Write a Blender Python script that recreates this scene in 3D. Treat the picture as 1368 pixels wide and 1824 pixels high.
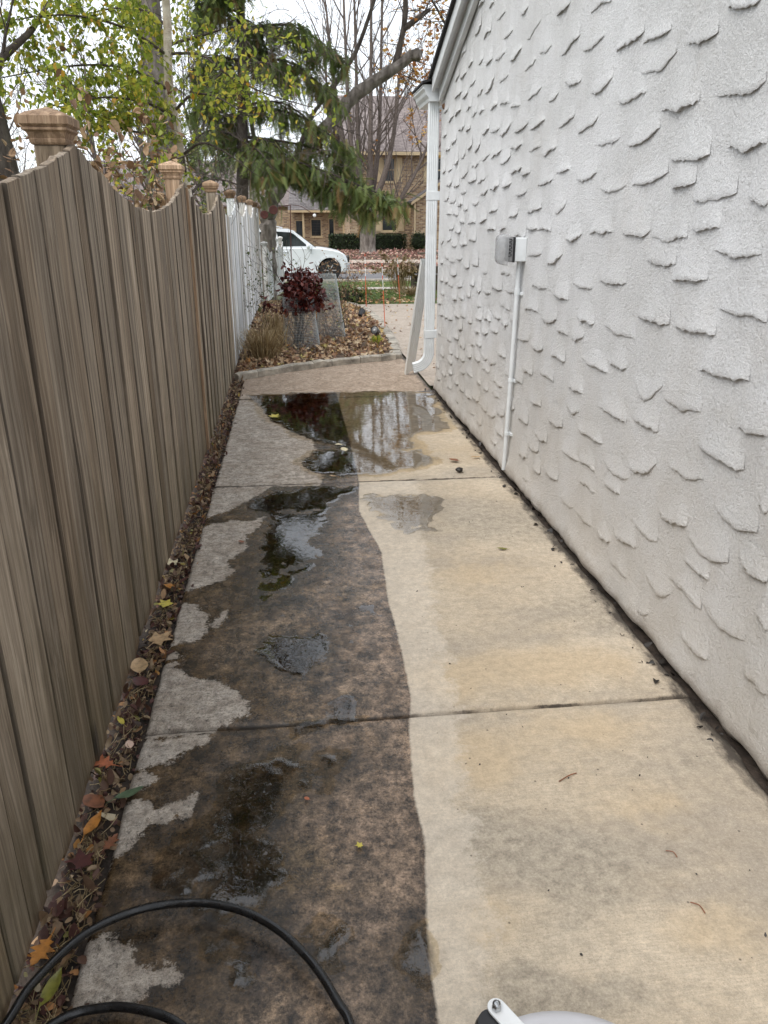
import bpy, bmesh, math, random
import numpy as np
from mathutils import Vector, Matrix

# ------------------------------------------------------------------ camera, world, sun, exposure
sc = bpy.context.scene
for o in list(bpy.data.objects):
    bpy.data.objects.remove(o)
R = math.radians
cam_d = bpy.data.cameras.new('camera')
cam = bpy.data.objects.new('camera', cam_d)
sc.collection.objects.link(cam)
cam.location = (0, 0, 1.58)
cam.rotation_euler = (R(90 - 20.86), 0, R(-6.58))
cam_d.sensor_fit = 'VERTICAL'
cam_d.sensor_height = 24.0
cam_d.lens = 24.0 * 1370 / 1824
cam_d.clip_start = 0.02
cam_d.clip_end = 2000
sc.camera = cam

SUN_DIR = Vector((-0.68, -0.52, 1.12)).normalized()      # towards the (veiled) sun
world = bpy.data.worlds.new('World')
sc.world = world
world.use_nodes = True
wn = world.node_tree
for n in list(wn.nodes):
    wn.nodes.remove(n)
w_out = wn.nodes.new('ShaderNodeOutputWorld')
w_bg = wn.nodes.new('ShaderNodeBackground')
w_sky = wn.nodes.new('ShaderNodeTexSky')
w_sky.sky_type = 'NISHITA'
w_sky.sun_disc = False
w_sky.sun_elevation = math.asin(SUN_DIR.z)
w_sky.sun_rotation = math.atan2(SUN_DIR.x, SUN_DIR.y)
w_sky.air_density = 1.0
w_sky.dust_density = 3.0
w_mix = wn.nodes.new('ShaderNodeMix')                       # overcast: the blue is veiled by white cloud
w_mix.data_type = 'RGBA'
w_mix.inputs[0].default_value = 0.82
w_mix.inputs[7].default_value = (8.6, 9.0, 9.5, 1)
wn.links.new(w_sky.outputs[0], w_mix.inputs[6])
wn.links.new(w_mix.outputs[2], w_bg.inputs[0])
w_bg.inputs[1].default_value = 0.125
wn.links.new(w_bg.outputs[0], w_out.inputs[0])

sun_d = bpy.data.lights.new('sun', 'SUN')
sun_d.energy = 1.5
sun_d.angle = R(40)
sun_d.color = (1.0, 0.96, 0.9)
sun = bpy.data.objects.new('sun', sun_d)
sc.collection.objects.link(sun)
sun.rotation_euler = (-SUN_DIR).to_track_quat('-Z', 'Y').to_euler()
sun.location = SUN_DIR * 30

sc.view_settings.view_transform = 'Standard'
sc.view_settings.look = 'None'
sc.view_settings.gamma = 1.0
sc.view_settings.use_curve_mapping = False
sc.view_settings.exposure = 0.55
sc.render.engine = 'CYCLES'
sc.cycles.max_bounces = 6
sc.cycles.diffuse_bounces = 3
sc.cycles.glossy_bounces = 3
sc.cycles.transmission_bounces = 4
sc.cycles.transparent_max_bounces = 12
sc.cycles.caustics_reflective = False
sc.cycles.caustics_refractive = False
sc.cycles.use_denoising = True
sc.cycles.use_adaptive_sampling = True
sc.cycles.adaptive_threshold = 0.02
sc.cycles.sample_clamp_indirect = 6

# ------------------------------------------------------------------ helpers
COL = sc.collection
rng = np.random.default_rng(7)
random.seed(7)

def wl(o):
    v = Vector((0, 0, 0))
    while o is not None:
        v = v + Vector(o.location)
        o = o.parent
    return v

def tag(o, label=None, cat=None, group=None, kind=None):
    if label: o['label'] = label
    if cat: o['category'] = cat
    if group: o['group'] = group
    if kind: o['kind'] = kind
    return o

def empty(name, loc=(0, 0, 0), label=None, cat=None, group=None, kind=None):
    o = bpy.data.objects.new(name, None)
    o.empty_display_size = 0.1
    COL.objects.link(o)
    o.location = loc
    return tag(o, label, cat, group, kind)

def link(name, me, mat, parent=None, loc=(0, 0, 0)):
    o = bpy.data.objects.new(name, me)
    COL.objects.link(o)
    o.location = loc
    if parent is not None:
        o.parent = parent
    if mat is not None and len(me.materials) == 0:
        me.materials.append(mat)
    return o

class MB:
    """collects shapes given in world coordinates into one mesh"""
    def __init__(self):
        self.v = []; self.f = []
    def add(self, vs, fs):
        k = len(self.v)
        self.v += [tuple(map(float, p)) for p in vs]
        self.f += [tuple(i + k for i in f) for f in fs]
        return self
    def box(self, x0, x1, y0, y1, z0, z1, M=None):
        vs = [(x, y, z) for z in (z0, z1) for y in (y0, y1) for x in (x0, x1)]
        if M is not None: vs = [M @ Vector(p) for p in vs]
        return self.add(vs, [(0, 2, 3, 1), (4, 5, 7, 6), (0, 1, 5, 4), (2, 6, 7, 3), (0, 4, 6, 2), (1, 3, 7, 5)])
    def loft(self, rings, cap0=True, cap1=True):
        n = len(rings[0]); k = len(self.v)
        for r in rings: self.v += [tuple(map(float, p)) for p in r]
        for i in range(len(rings) - 1):
            for j in range(n):
                a = k + i * n + j; b = k + i * n + (j + 1) % n
                self.f.append((a, b, b + n, a + n))
        if cap0: self.f.append(tuple(k + j for j in reversed(range(n))))
        if cap1: self.f.append(tuple(k + (len(rings) - 1) * n + j for j in range(n)))
        return self
    def tube(self, pts, rad, n=8, cap=True, jit=None):
        pts = [Vector(p) for p in pts]
        if not hasattr(rad, '__len__'): rad = [rad] * len(pts)
        rings = []; u = None
        for i, p in enumerate(pts):
            t = (pts[min(i + 1, len(pts) - 1)] - pts[max(i - 1, 0)])
            if t.length < 1e-9: t = Vector((0, 0, 1))
            t.normalize()
            if u is None:
                u = t.cross(Vector((0.31, 0.17, 0.93)))
                if u.length < 1e-3: u = t.cross(Vector((1, 0, 0)))
            u = (u - t * u.dot(t)).normalized()
            w = t.cross(u)
            rings.append([p + (u * math.cos(2 * math.pi * j / n) + w * math.sin(2 * math.pi * j / n)) * rad[i] * (1 if jit is None else 1 + jit.normal(0, 0.075)) for j in range(n)])
        return self.loft(rings, cap, cap)
    def lathe(self, c, prof, n=24, axis='z'):
        rings = []
        for r, h in prof:
            ring = []
            for j in range(n):
                a = 2 * math.pi * j / n
                q = (r * math.cos(a), r * math.sin(a), h)
                if axis == 'x': q = (h, q[0], q[1])
                elif axis == 'y': q = (q[1], h, q[0])
                ring.append((c[0] + q[0], c[1] + q[1], c[2] + q[2]))
            rings.append(ring)
        return self.loft(rings)
    def prism(self, poly, h0, h1, axis='z'):
        def P(a, b, h):
            return {'z': (a, b, h), 'y': (a, h, b), 'x': (h, a, b)}[axis]
        return self.loft([[P(a, b, h0) for a, b in poly], [P(a, b, h1) for a, b in poly]])
    def mesh(self, name, origin=(0, 0, 0), smooth=False, bevel=0, seg=2, sharp=35):
        me = bpy.data.meshes.new(name)
        ox = Vector(origin)
        me.from_pydata([tuple(Vector(p) - ox) for p in self.v], [], self.f)
        bm = bmesh.new(); bm.from_mesh(me)
        bmesh.ops.recalc_face_normals(bm, faces=bm.faces[:])
        if bevel:
            es = [e for e in bm.edges if len(e.link_faces) == 2 and e.calc_face_angle(0) > 0.6]
            bmesh.ops.bevel(bm, geom=es, offset=bevel, segments=seg, affect='EDGES', profile=0.5)
        bm.to_mesh(me); bm.free()
        if smooth:
            me.polygons.foreach_set('use_smooth', [True] * len(me.polygons))
            if sharp: me.set_sharp_from_angle(angle=R(sharp))
        return me
    def build(self, name, mat, parent=None, origin=None, **kw):
        if parent is not None:
            me = self.mesh(name, wl(parent), **kw)
            return link(name, me, mat, parent)
        if origin is None:
            a = np.array(self.v); origin = ((a[:, 0].min() + a[:, 0].max()) / 2, (a[:, 1].min() + a[:, 1].max()) / 2, a[:, 2].min())
        me = self.mesh(name, origin, **kw)
        return link(name, me, mat, None, origin)

def np_mesh(name, V, F, smooth=False, attrs=None, face_attrs=None):
    """V (n,3), F (m,k) arrays"""
    me = bpy.data.meshes.new(name)
    V = np.asarray(V, np.float32); F = np.asarray(F, np.int32)
    me.vertices.add(len(V)); me.vertices.foreach_set('co', V.ravel())
    m, k = F.shape
    me.loops.add(m * k); me.loops.foreach_set('vertex_index', F.ravel())
    me.polygons.add(m)
    me.polygons.foreach_set('loop_start', np.arange(0, m * k, k, dtype=np.int32))
    me.polygons.foreach_set('loop_total', np.full(m, k, np.int32))
    if smooth: me.polygons.foreach_set('use_smooth', np.ones(m, bool))
    me.update(calc_edges=True)
    for nm, a in (attrs or {}).items():
        at = me.attributes.new(nm, 'FLOAT', 'POINT'); at.data.foreach_set('value', np.asarray(a, np.float32))
    for nm, a in (face_attrs or {}).items():
        at = me.attributes.new(nm, 'FLOAT', 'FACE'); at.data.foreach_set('value', np.asarray(a, np.float32))
    return me

def np_obj(name, V, F, mat, parent=None, origin=(0, 0, 0), **kw):
    off = np.array(wl(parent)) if parent is not None else np.array(origin, float)
    me = np_mesh(name, np.asarray(V) - off, F, **kw)
    return link(name, me, mat, parent, (0, 0, 0) if parent is not None else origin)

# --- numpy noise
_perm = np.random.default_rng(3).random((256, 256))
def vnoise(x, y):
    xi = np.floor(x).astype(int); yi = np.floor(y).astype(int)
    fx = x - xi; fy = y - yi
    fx = fx * fx * (3 - 2 * fx); fy = fy * fy * (3 - 2 * fy)
    a = _perm[xi & 255, yi & 255]; b = _perm[(xi + 1) & 255, yi & 255]
    c = _perm[xi & 255, (yi + 1) & 255]; d = _perm[(xi + 1) & 255, (yi + 1) & 255]
    return (a * (1 - fx) + b * fx) * (1 - fy) + (c * (1 - fx) + d * fx) * fy
def fbm(x, y, sc_=1.0, oc=4, seed=0):
    s = 0; a = 0.5; x = np.asarray(x) * sc_ + seed * 17.3; y = np.asarray(y) * sc_ + seed * 9.1
    for i in range(oc):
        s = s + a * (vnoise(x, y) - 0.5); x = x * 2.03 + 5.1; y = y * 2.03 + 1.7; a *= 0.5
    return s * 2            # about -1..1
def sdf(px, py, poly):
    """signed distance, positive inside"""
    P = np.array(poly, float); d = np.full(px.shape, 1e9); ins = np.zeros(px.shape, bool)
    n = len(P)
    for i in range(n):
        ax, ay = P[i]; bx, by = P[(i + 1) % n]
        ex, ey = bx - ax, by - ay
        t = np.clip(((px - ax) * ex + (py - ay) * ey) / (ex * ex + ey * ey + 1e-12), 0, 1)
        d = np.minimum(d, (px - ax - t * ex) ** 2 + (py - ay - t * ey) ** 2)
        c = ((ay > py) != (by > py)) & (px < (bx - ax) * (py - ay) / (by - ay + 1e-12) + ax)
        ins ^= c
    d = np.sqrt(d)
    return np.where(ins, d, -d)
def ss(a, b, x):
    t = np.clip((x - a) / (b - a), 0, 1); return t * t * (3 - 2 * t)

# --- ground profile: level by the house, falling to the street, rising again beyond it
def gz(y):
    y = np.asarray(y, float)
    return -0.45 * ss(12, 27, y) + 0.45 * ss(33, 42, y)

# --- instanced templates (leaves, needles) as one mesh
def rot_mats(n, r, tilt=None, yaw=None, roll=None):
    yaw = r.uniform(0, 2 * np.pi, n) if yaw is None else yaw
    tilt = r.uniform(-1, 1, n) if tilt is None else tilt
    roll = r.uniform(-0.5, 0.5, n) if roll is None else roll
    cz, sz = np.cos(yaw), np.sin(yaw); cx, sx = np.cos(tilt), np.sin(tilt); cy, sy = np.cos(roll), np.sin(roll)
    Rz = np.zeros((n, 3, 3)); Rz[:, 0, 0] = cz; Rz[:, 0, 1] = -sz; Rz[:, 1, 0] = sz; Rz[:, 1, 1] = cz; Rz[:, 2, 2] = 1
    Rx = np.zeros((n, 3, 3)); Rx[:, 0, 0] = 1; Rx[:, 1, 1] = cx; Rx[:, 1, 2] = -sx; Rx[:, 2, 1] = sx; Rx[:, 2, 2] = cx
    Ry = np.zeros((n, 3, 3)); Ry[:, 1, 1] = 1; Ry[:, 0, 0] = cy; Ry[:, 0, 2] = sy; Ry[:, 2, 0] = -sy; Ry[:, 2, 2] = cy
    return Rz @ Rx @ Ry
def scatter(tv, tf, pos, mats, size, r, bend=0.0):
    tv = np.asarray(tv, float); tf = np.asarray(tf, int); n = len(pos)
    T = np.repeat(tv[None], n, 0)
    if bend:
        b = r.uniform(-bend, bend, (n, 1)); c = r.uniform(-bend, bend, (n, 1))
        T[:, :, 2] += b * T[:, :, 1] ** 2 + c * np.abs(T[:, :, 0])
    T *= np.asarray(size).reshape(-1, 1, 1)
    V = np.einsum('nij,nkj->nki', mats, T) + np.asarray(pos)[:, None, :]
    F = tf[None] + (np.arange(n) * len(tv))[:, None, None]
    return V.reshape(-1, 3), F.reshape(-1, tf.shape[1]), np.repeat(r.random(n), len(tf))
# simple leaf: two folded quads, length 1 along +y
LEAF_V = [(0, 0, 0), (0.3, 0.3, 0.07), (0.22, 0.72, 0.05), (0, 1, 0), (-0.22, 0.72, 0.05), (-0.3, 0.3, 0.07)]
LEAF_F = [(0, 1, 2, 3), (0, 3, 4, 5)]
OVAL_V = [(0, 0, 0), (0.26, 0.2, .04), (0.36, 0.5, 0.07), (0.2, 0.85, 0.03), (0, 1, 0), (-0.2, 0.85, 0.03), (-0.36, 0.5, 0.07), (-0.26, 0.2, .04)]
OVAL_F = [(0, 1, 2, 4), (2, 3, 4, 4), (0, 4, 6, 7), (4, 5, 6, 6)]
OVAL_F = [(0, 1, 2), (0, 2, 4), (2, 3, 4), (0, 4, 6), (4, 5, 6), (0, 6, 7)]
MAPLE_V = [(0, 0, 0), (.14, .18, .02), (.46, .1, .1), (.34, .34, .05), (.5, .62, .1), (.2, .6, .03), (0, 1, .05), (-.2, .6, .03), (-.5, .62, .1), (-.34, .34, .05), (-.46, .1, .1), (-.14, .18, .02), (0, .4, 0)]
MAPLE_F = [(12, i, (i + 1) % 12) for i in range(12)]

# ------------------------------------------------------------------ materials
class NT:
    def __init__(self, name):
        self.m = bpy.data.materials.new(name); self.m.use_nodes = True
        self.t = self.m.node_tree
        self.b = self.t.nodes['Principled BSDF']; self.out = self.t.nodes['Material Output']
        self._pos = None
    def n(self, typ, ins=None, **props):
        nd = self.t.nodes.new('ShaderNode' + typ)
        for k, v in props.items(): setattr(nd, k, v)
        for k, v in (ins or {}).items(): self.set(nd.inputs[k], v)
        return nd
    def set(self, sock, v):
        if hasattr(v, 'is_output') or isinstance(v, bpy.types.NodeSocket): self.t.links.new(v, sock)
        else:
            if isinstance(v, (tuple, list)) and len(v) == 3 and sock.type == 'RGBA': v = (*v, 1)
            sock.default_value = v
    def bs(self, **kw):
        for k, v in kw.items(): self.set(self.b.inputs[k.replace('_', ' ')], v)
    def pos(self):
        if self._pos is None: self._pos = self.n('NewGeometry').outputs['Position']
        return self._pos
    def map(self, scale=(1, 1, 1), vec=None, rot=(0, 0, 0), loc=(0, 0, 0)):
        return self.n('Mapping', {'Vector': vec or self.pos(), 'Scale': scale, 'Rotation': rot, 'Location': loc}).outputs[0]
    def noise(self, scale, detail=4, rough=0.55, vec=None, dist=0.0, dim='3D'):
        return self.n('TexNoise', {'Vector': vec or self.pos(), 'Scale': scale, 'Detail': detail, 'Roughness': rough, 'Distortion': dist}).outputs[0]
    def ramp(self, fac, stops, interp='LINEAR'):
        nd = self.n('ValToRGB', {'Fac': fac}); cr = nd.color_ramp; cr.interpolation = interp
        while len(cr.elements) > 1: cr.elements.remove(cr.elements[-1])
        for i, (p, c) in enumerate(stops):
            e = cr.elements[0] if i == 0 else cr.elements.new(p)
            e.position = p; e.color = (c, c, c, 1) if not hasattr(c, '__len__') else (*c, 1)
        return nd.outputs[0]
    def mr(self, v, a, b, c=0.0, d=1.0, smooth=False):
        return self.n('MapRange', {0: v, 1: a, 2: b, 3: c, 4: d}, interpolation_type='SMOOTHSTEP' if smooth else 'LINEAR').outputs[0]
    def math(self, op, a, b=0.0, clamp=False):
        return self.n('Math', {0: a, 1: b}, operation=op, use_clamp=clamp).outputs[0]
    def mix(self, fac, a, b, blend='MIX'):
        nd = self.n('Mix', {0: fac, 6: a, 7: b}, data_type='RGBA', blend_type=blend); return nd.outputs[2]
    def attr(self, name, typ='GEOMETRY'):
        return self.n('Attribute', attribute_name=name, attribute_type=typ).outputs['Fac']
    def bump(self, h, strength=0.5, dist=0.01, normal=None):
        ins = {'Height': h, 'Strength': strength, 'Distance': dist}
        if normal is not None: ins['Normal'] = normal
        return self.n('Bump', ins).outputs[0]
    def mul(self, c, f, a, b, lo, hi):
        return self.mix(1.0, c, self.mr(f, a, b, lo, hi), 'MULTIPLY')
    def rnd(self):
        return self.n('ObjectInfo').outputs['Random']

def m_plain(name, col, rough=0.6, var=0.12, scale=6.0, metal=0.0, bump=0.0, bscale=80):
    t = NT(name)
    f = t.noise(scale, 5, 0.6)
    dark = tuple(c * (1 - var * 2) for c in col); lite = tuple(min(1, c * (1 + var)) for c in col)
    t.bs(Base_Color=t.ramp(f, [(0.3, dark), (0.7, lite)]), Roughness=rough, Metallic=metal)
    if bump: t.bs(Normal=t.bump(t.noise(bscale, 4), bump, 0.01))
    return t.m

def m_leaf(name, stops, rough=0.55, trans=0.25, noise=True):
    t = NT(name)
    c = t.ramp(t.attr('rnd'), stops)
    if noise:
        c = t.mix(t.mr(t.noise(60, 3), 0.35, 0.7, 0, 0.45), c, t.mix(1.0, c, (0.35, 0.3, 0.25), 'MULTIPLY'))
    t.bs(Base_Color=c, Roughness=rough)
    if trans:
        tl = t.n('BsdfTranslucent', {'Color': c}); ms = t.n('MixShader', {0: trans, 1: t.b.outputs[0], 2: tl.outputs[0]})
        t.t.links.new(ms.outputs[0], t.out.inputs[0])
    return t.m

MAT = {}
# --- concrete of the walkway: cleaned half, uncleaned half, damp and dry areas come from mesh attributes
def m_concrete(name, path=True):
    t = NT(name)
    p = t.pos()
    big = t.noise(0.9, 5, 0.6); mid = t.noise(5.5, 6, 0.68); mid2 = t.noise(17, 6, 0.72, t.map((1, 1, 1), loc=(3, 7, 1)))
    fine = t.noise(120, 4, 0.7); grit = t.noise(330, 3, 0.75); broom = t.noise(22, 4, 0.65, t.map((0.7, 7, 1)))
    # cleaned concrete: cream with tan bands, grey clouds
    clean = t.ramp(big, [(0.36, (0.50, 0.435, 0.33)), (0.46, (0.60, 0.505, 0.36)), (0.56, (0.69, 0.595, 0.44)), (0.66, (0.58, 0.515, 0.40))])
    clean = t.mix(t.mr(t.noise(1.7, 5, 0.6, t.map((0.55, 1.5, 1), loc=(1.3, 0.4, 0))), 0.48, 0.66, 0, 0.55, True), clean, (0.345, 0.315, 0.265))
    clean = t.mix(t.mr(mid, 0.42, 0.66, 0, 0.33), clean, (0.40, 0.335, 0.235))
    clean = t.mix(t.mr(broom, 0.42, 0.6, 0, 0.4), clean, (0.42, 0.37, 0.28))
    clean = t.mix(t.mr(grit, 0.52, 0.62, 0, 0.5), clean, (0.33, 0.285, 0.22))
    clean = t.mix(t.mr(fine, 0.56, 0.7, 0, 0.35), clean, (0.72, 0.66, 0.53))
    speck = t.math('ADD', t.math('MULTIPLY', t.noise(27, 7, 0.78), 0.62), t.math('MULTIPLY', t.noise(130, 4, 0.75), 0.38))
    clean = t.mul(t.mix(1.0, clean, (0.92, 0.90, 0.925), 'MULTIPLY'), speck, 0.40, 0.60, 0.78, 1.15)
    if not path:
        dull = t.mix(t.mr(mid, 0.35, 0.65, 0, 1), (0.38, 0.315, 0.255), (0.50, 0.425, 0.355))
        dull = t.mix(t.mr(mid2, 0.5, 0.7, 0, 0.5), dull, (0.27, 0.22, 0.175))
        c = t.mul(t.mix(t.mr(grit, 0.5, 0.66, 0, 0.3), dull, (0.25, 0.205, 0.16)), speck, 0.40, 0.60, 0.7, 1.2)
        t.bs(Base_Color=c, Roughness=0.85, Normal=t.bump(t.math('ADD', fine, t.math('MULTIPLY', grit, 0.6)), 0.3, 0.004))
        return t.m
    # pale rinsed strip beside the cleaning edge
    pale = t.mix(t.mr(mid2, 0.4, 0.65, 0, 1), (0.70, 0.625, 0.525), (0.59, 0.515, 0.425))
    pale = t.mul(t.mix(t.mr(grit, 0.5, 0.64, 0, 0.4), pale, (0.44, 0.38, 0.31)), speck, 0.40, 0.60, 0.82, 1.12)
    palem = t.mr(t.math('ADD', t.attr('pale'), t.math('MULTIPLY', t.math('SUBTRACT', t.noise(11, 7, 0.75), 0.5), 0.3)), -0.02, 0.03)
    stn = t.math('ADD', t.attr('stain'), t.math('MULTIPLY', t.math('SUBTRACT', t.noise(7, 7, 0.7), 0.5), 0.9))
    clean = t.mix(t.mr(stn, 0.05, 0.8, 0, 0.72, True), clean, t.mul((0.36, 0.315, 0.25, 1), speck, 0.40, 0.60, 0.6, 1.35))
    clean = t.mix(t.mr(stn, -0.05, -0.7, 0, 0.75, True), clean, t.mul((0.53, 0.415, 0.275, 1), speck, 0.40, 0.60, 0.82, 1.12))
    clean = t.mix(t.math('MULTIPLY', palem, 0.55), clean, pale)
    # uncleaned concrete, dry: grey with dark lichen grains
    dirty = t.mix(t.mr(mid, 0.36, 0.64, 0, 1), (0.43, 0.365, 0.30), (0.60, 0.535, 0.465))
    dirty = t.mix(t.mr(mid2, 0.47, 0.60, 0, 0.6), dirty, (0.26, 0.212, 0.165))
    dirty = t.mix(t.mr(grit, 0.5, 0.62, 0, 0.6), dirty, (0.19, 0.16, 0.13))
    dirty = t.mix(t.mr(t.noise(60, 5, 0.75), 0.55, 0.62, 0, 0.7), dirty, (0.10, 0.085, 0.07))
    # damp: the same dirt soaked
    soak = t.mix(t.mr(mid, 0.40, 0.60, 0, 1), (0.075, 0.053, 0.034), (0.175, 0.128, 0.09))
    soak = t.mix(t.mr(t.noise(2.6, 5, 0.65, t.map(loc=(4, 2, 0))), 0.47, 0.62, 0, 0.8), soak, (0.24, 0.185, 0.14))
    soak = t.mix(t.mr(t.noise(3.4, 5, 0.65, t.map(loc=(9, 1, 0))), 0.52, 0.62, 0, 0.75), soak, (0.105, 0.075, 0.036))
    soak = t.mix(t.mr(t.math('ADD', t.math('MULTIPLY', fine, 0.55), t.math('MULTIPLY', grit, 0.45)), 0.5, 0.61, 0, 0.55), soak, (0.36, 0.275, 0.19))
    soak = t.mix(t.mr(mid2, 0.52, 0.62, 0, 0.75), soak, (0.06, 0.045, 0.033))
    soak = t.mix(t.mr(t.noise(75, 5, 0.75, t.map(loc=(2, 5, 0))), 0.55, 0.66, 0, 0.7), soak, (0.035, 0.027, 0.020))
    dirty = t.mul(dirty, speck, 0.42, 0.58, 0.58, 1.2)
    dirty = t.mix(t.mr(t.n('SeparateXYZ', {0: p}).outputs[1], 7.0, 7.5, 0, 0.75), dirty, t.mix(1.0, dirty, (0.86, 0.72, 0.60), 'MULTIPLY'))
    lw = t.math('ADD', t.mr(t.attr('dirt'), 0.05, 0.55, 0.62, 0.0), t.math('MULTIPLY', t.math('SUBTRACT', t.noise(4.5, 6, 0.7, t.map(loc=(6, 3, 0))), 0.5), 1.3))
    soak = t.mix(t.mr(lw, 0.2, 0.6, 0, 0.8), soak, (0.215, 0.165, 0.132))
    dk = t.math('ADD', t.mr(t.attr('film'), -0.16, 0.04, 0.0, 0.8), t.math('MULTIPLY', t.math('SUBTRACT', t.noise(8, 6, 0.7, t.map(loc=(1, 8, 0))), 0.5), 1.0))
    soak = t.mix(t.mr(dk, 0.25, 0.7, 0, 0.8), soak, (0.048, 0.035, 0.022))
    soak = t.mix(t.mr(t.noise(3.1, 6, 0.72, t.map((1, 1.6, 1), loc=(2, 11, 0))), 0.56, 0.64, 0, 0.85), soak, (0.045, 0.034, 0.028))
    ol = t.math('ADD', t.mr(t.attr('dry'), -0.26, -0.02, 0.0, 0.7), t.math('MULTIPLY', t.math('SUBTRACT', t.noise(5, 5, 0.65, t.map(loc=(3, 3, 3))), 0.5), 1.0))
    soak = t.mix(t.mr(ol, 0.25, 0.65, 0, 0.8), soak, (0.068, 0.046, 0.024))
    soak = t.mul(soak, speck, 0.42, 0.59, 0.35, 2.0)
    soak = t.mix(1.0, soak, (0.70, 0.645, 0.565), 'MULTIPLY')
    soak = t.mul(soak, t.noise(10, 7, 0.78, t.map((1.2, 0.9, 1), loc=(7, 2, 5))), 0.40, 0.60, 0.36, 1.6)
    edge_n = t.math('MULTIPLY', t.math('SUBTRACT', t.noise(24, 7, 0.8), 0.5), 0.14)
    dryf = t.mr(t.math('ADD', t.attr('dry'), edge_n), -0.004, 0.006)
    dirty = t.mix(dryf, soak, dirty)
    cl_n = t.math('MULTIPLY', t.math('SUBTRACT', t.noise(45, 5, 0.7), 0.5), 0.014)
    dirtm = t.mr(t.math('ADD', t.attr('dirt'), cl_n), -0.003, 0.005)
    # cleaned concrete where it stands wet
    wetc = t.mr(t.math('ADD', t.attr('film'), t.math('MULTIPLY', t.math('SUBTRACT', mid, 0.5), 0.3)), -0.06, 0.12)
    clean_wet = t.mix(0.38, clean, t.mix(1.0, clean, (0.42, 0.36, 0.26), 'MULTIPLY'))
    clean = t.mix(wetc, clean, clean_wet)
    c = t.mix(dirtm, clean, dirty)
    # black grime in the gap by the wall and along joints
    gr = t.mr(t.math('ADD', t.attr('grime'), t.math('MULTIPLY', t.math('SUBTRACT', t.noise(14, 6, 0.72, t.map((1, 0.45, 1))), 0.5), 1.5)), 0.62, 1.0, 0, 0.92)
    c = t.mix(gr, c, (0.052, 0.042, 0.034))
    # scattered specks
    sp = t.n('TexVoronoi', {'Vector': p, 'Scale': 24.0, 'Randomness': 1.0})
    spk = t.math('MULTIPLY', t.mr(sp.outputs['Distance'], 0.05, 0.11, 1, 0), t.mr(t.n('SeparateColor', {0: sp.outputs['Color']}).outputs[0], 0.8, 0.83))
    c = t.mix(t.math('MULTIPLY', spk, 0.7), c, (0.04, 0.032, 0.026))
    damp = t.math('MULTIPLY', dirtm, t.math('SUBTRACT', 1.0, dryf))
    rough = t.mix(t.math('MAXIMUM', damp, wetc), (0.9,) * 3, t.mr(t.noise(9, 5, 0.7, t.map(loc=(5, 9, 2))), 0.42, 0.58, 0.05, 0.34))
    h = t.math('ADD', t.math('MULTIPLY', fine, 0.7), t.math('ADD', t.math('MULTIPLY', grit, 0.45), t.math('MULTIPLY', mid2, 0.9)))
    t.bs(Base_Color=c, Roughness=t.n('SeparateColor', {0: rough}).outputs[0], Normal=t.bump(h, t.mr(damp, 0, 1, 0.55, 0.32), 0.004))
    return t.m
MAT['concrete'] = m_concrete('walkway_concrete')
MAT['concrete2'] = m_concrete('driveway_concrete', False)

def m_water():
    t = NT('thin_water')
    t.t.nodes.remove(t.b)
    v = t.map((1, 1, 1))
    rip = t.attr('ripple')
    r1 = t.noise(17, 1.5, 0.5, t.map((1.3, 0.75, 1)), 1.3); r2 = t.noise(40, 1.0, 0.5, None, 0.6)
    ridge = t.math('ABSOLUTE', t.math('SUBTRACT', r1, 0.5))
    h = t.math('ADD', t.math('MULTIPLY', t.mr(ridge, 0.0, 0.06, 0, 1, True), 0.2), t.math('ADD', t.math('MULTIPLY', r1, 1.5), t.math('MULTIPLY', r2, 0.25)))
    b1 = t.bump(h, 1.0, 0.0009)
    nrm = t.n('Mix', {0: rip, 4: t.n('NewGeometry').outputs['Normal'], 5: b1}, data_type='VECTOR').outputs[1]
    soft = t.bump(t.noise(9, 2, 0.5), t.math('ADD', 0.02, t.math('MULTIPLY', rip, 0.25)), 0.003, nrm)
    fr = t.n('Fresnel', {'IOR': 1.62, 'Normal': soft})
    tr = t.n('BsdfTransparent', {'Color': t.mix(t.attr('depth'), (0.93, 0.9, 0.84, 1), (0.52, 0.42, 0.29, 1))})
    gl = t.n('BsdfGlossy', {'Color': (1, 1, 1, 1), 'Roughness': 0.012, 'Normal': soft})
    edge = t.mr(t.math('ADD', t.attr('edge'), t.math('MULTIPLY', t.math('SUBTRACT', t.noise(90, 5, 0.75), 0.5), 0.9)), 0.0, 0.5, 0, 1, True)
    ms = t.n('MixShader', {0: t.math('MULTIPLY', fr.outputs[0], edge), 1: tr.outputs[0], 2: gl.outputs[0]})
    t.t.links.new(ms.outputs[0], t.out.inputs[0])
    return t.m
MAT['water'] = m_water()

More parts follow.
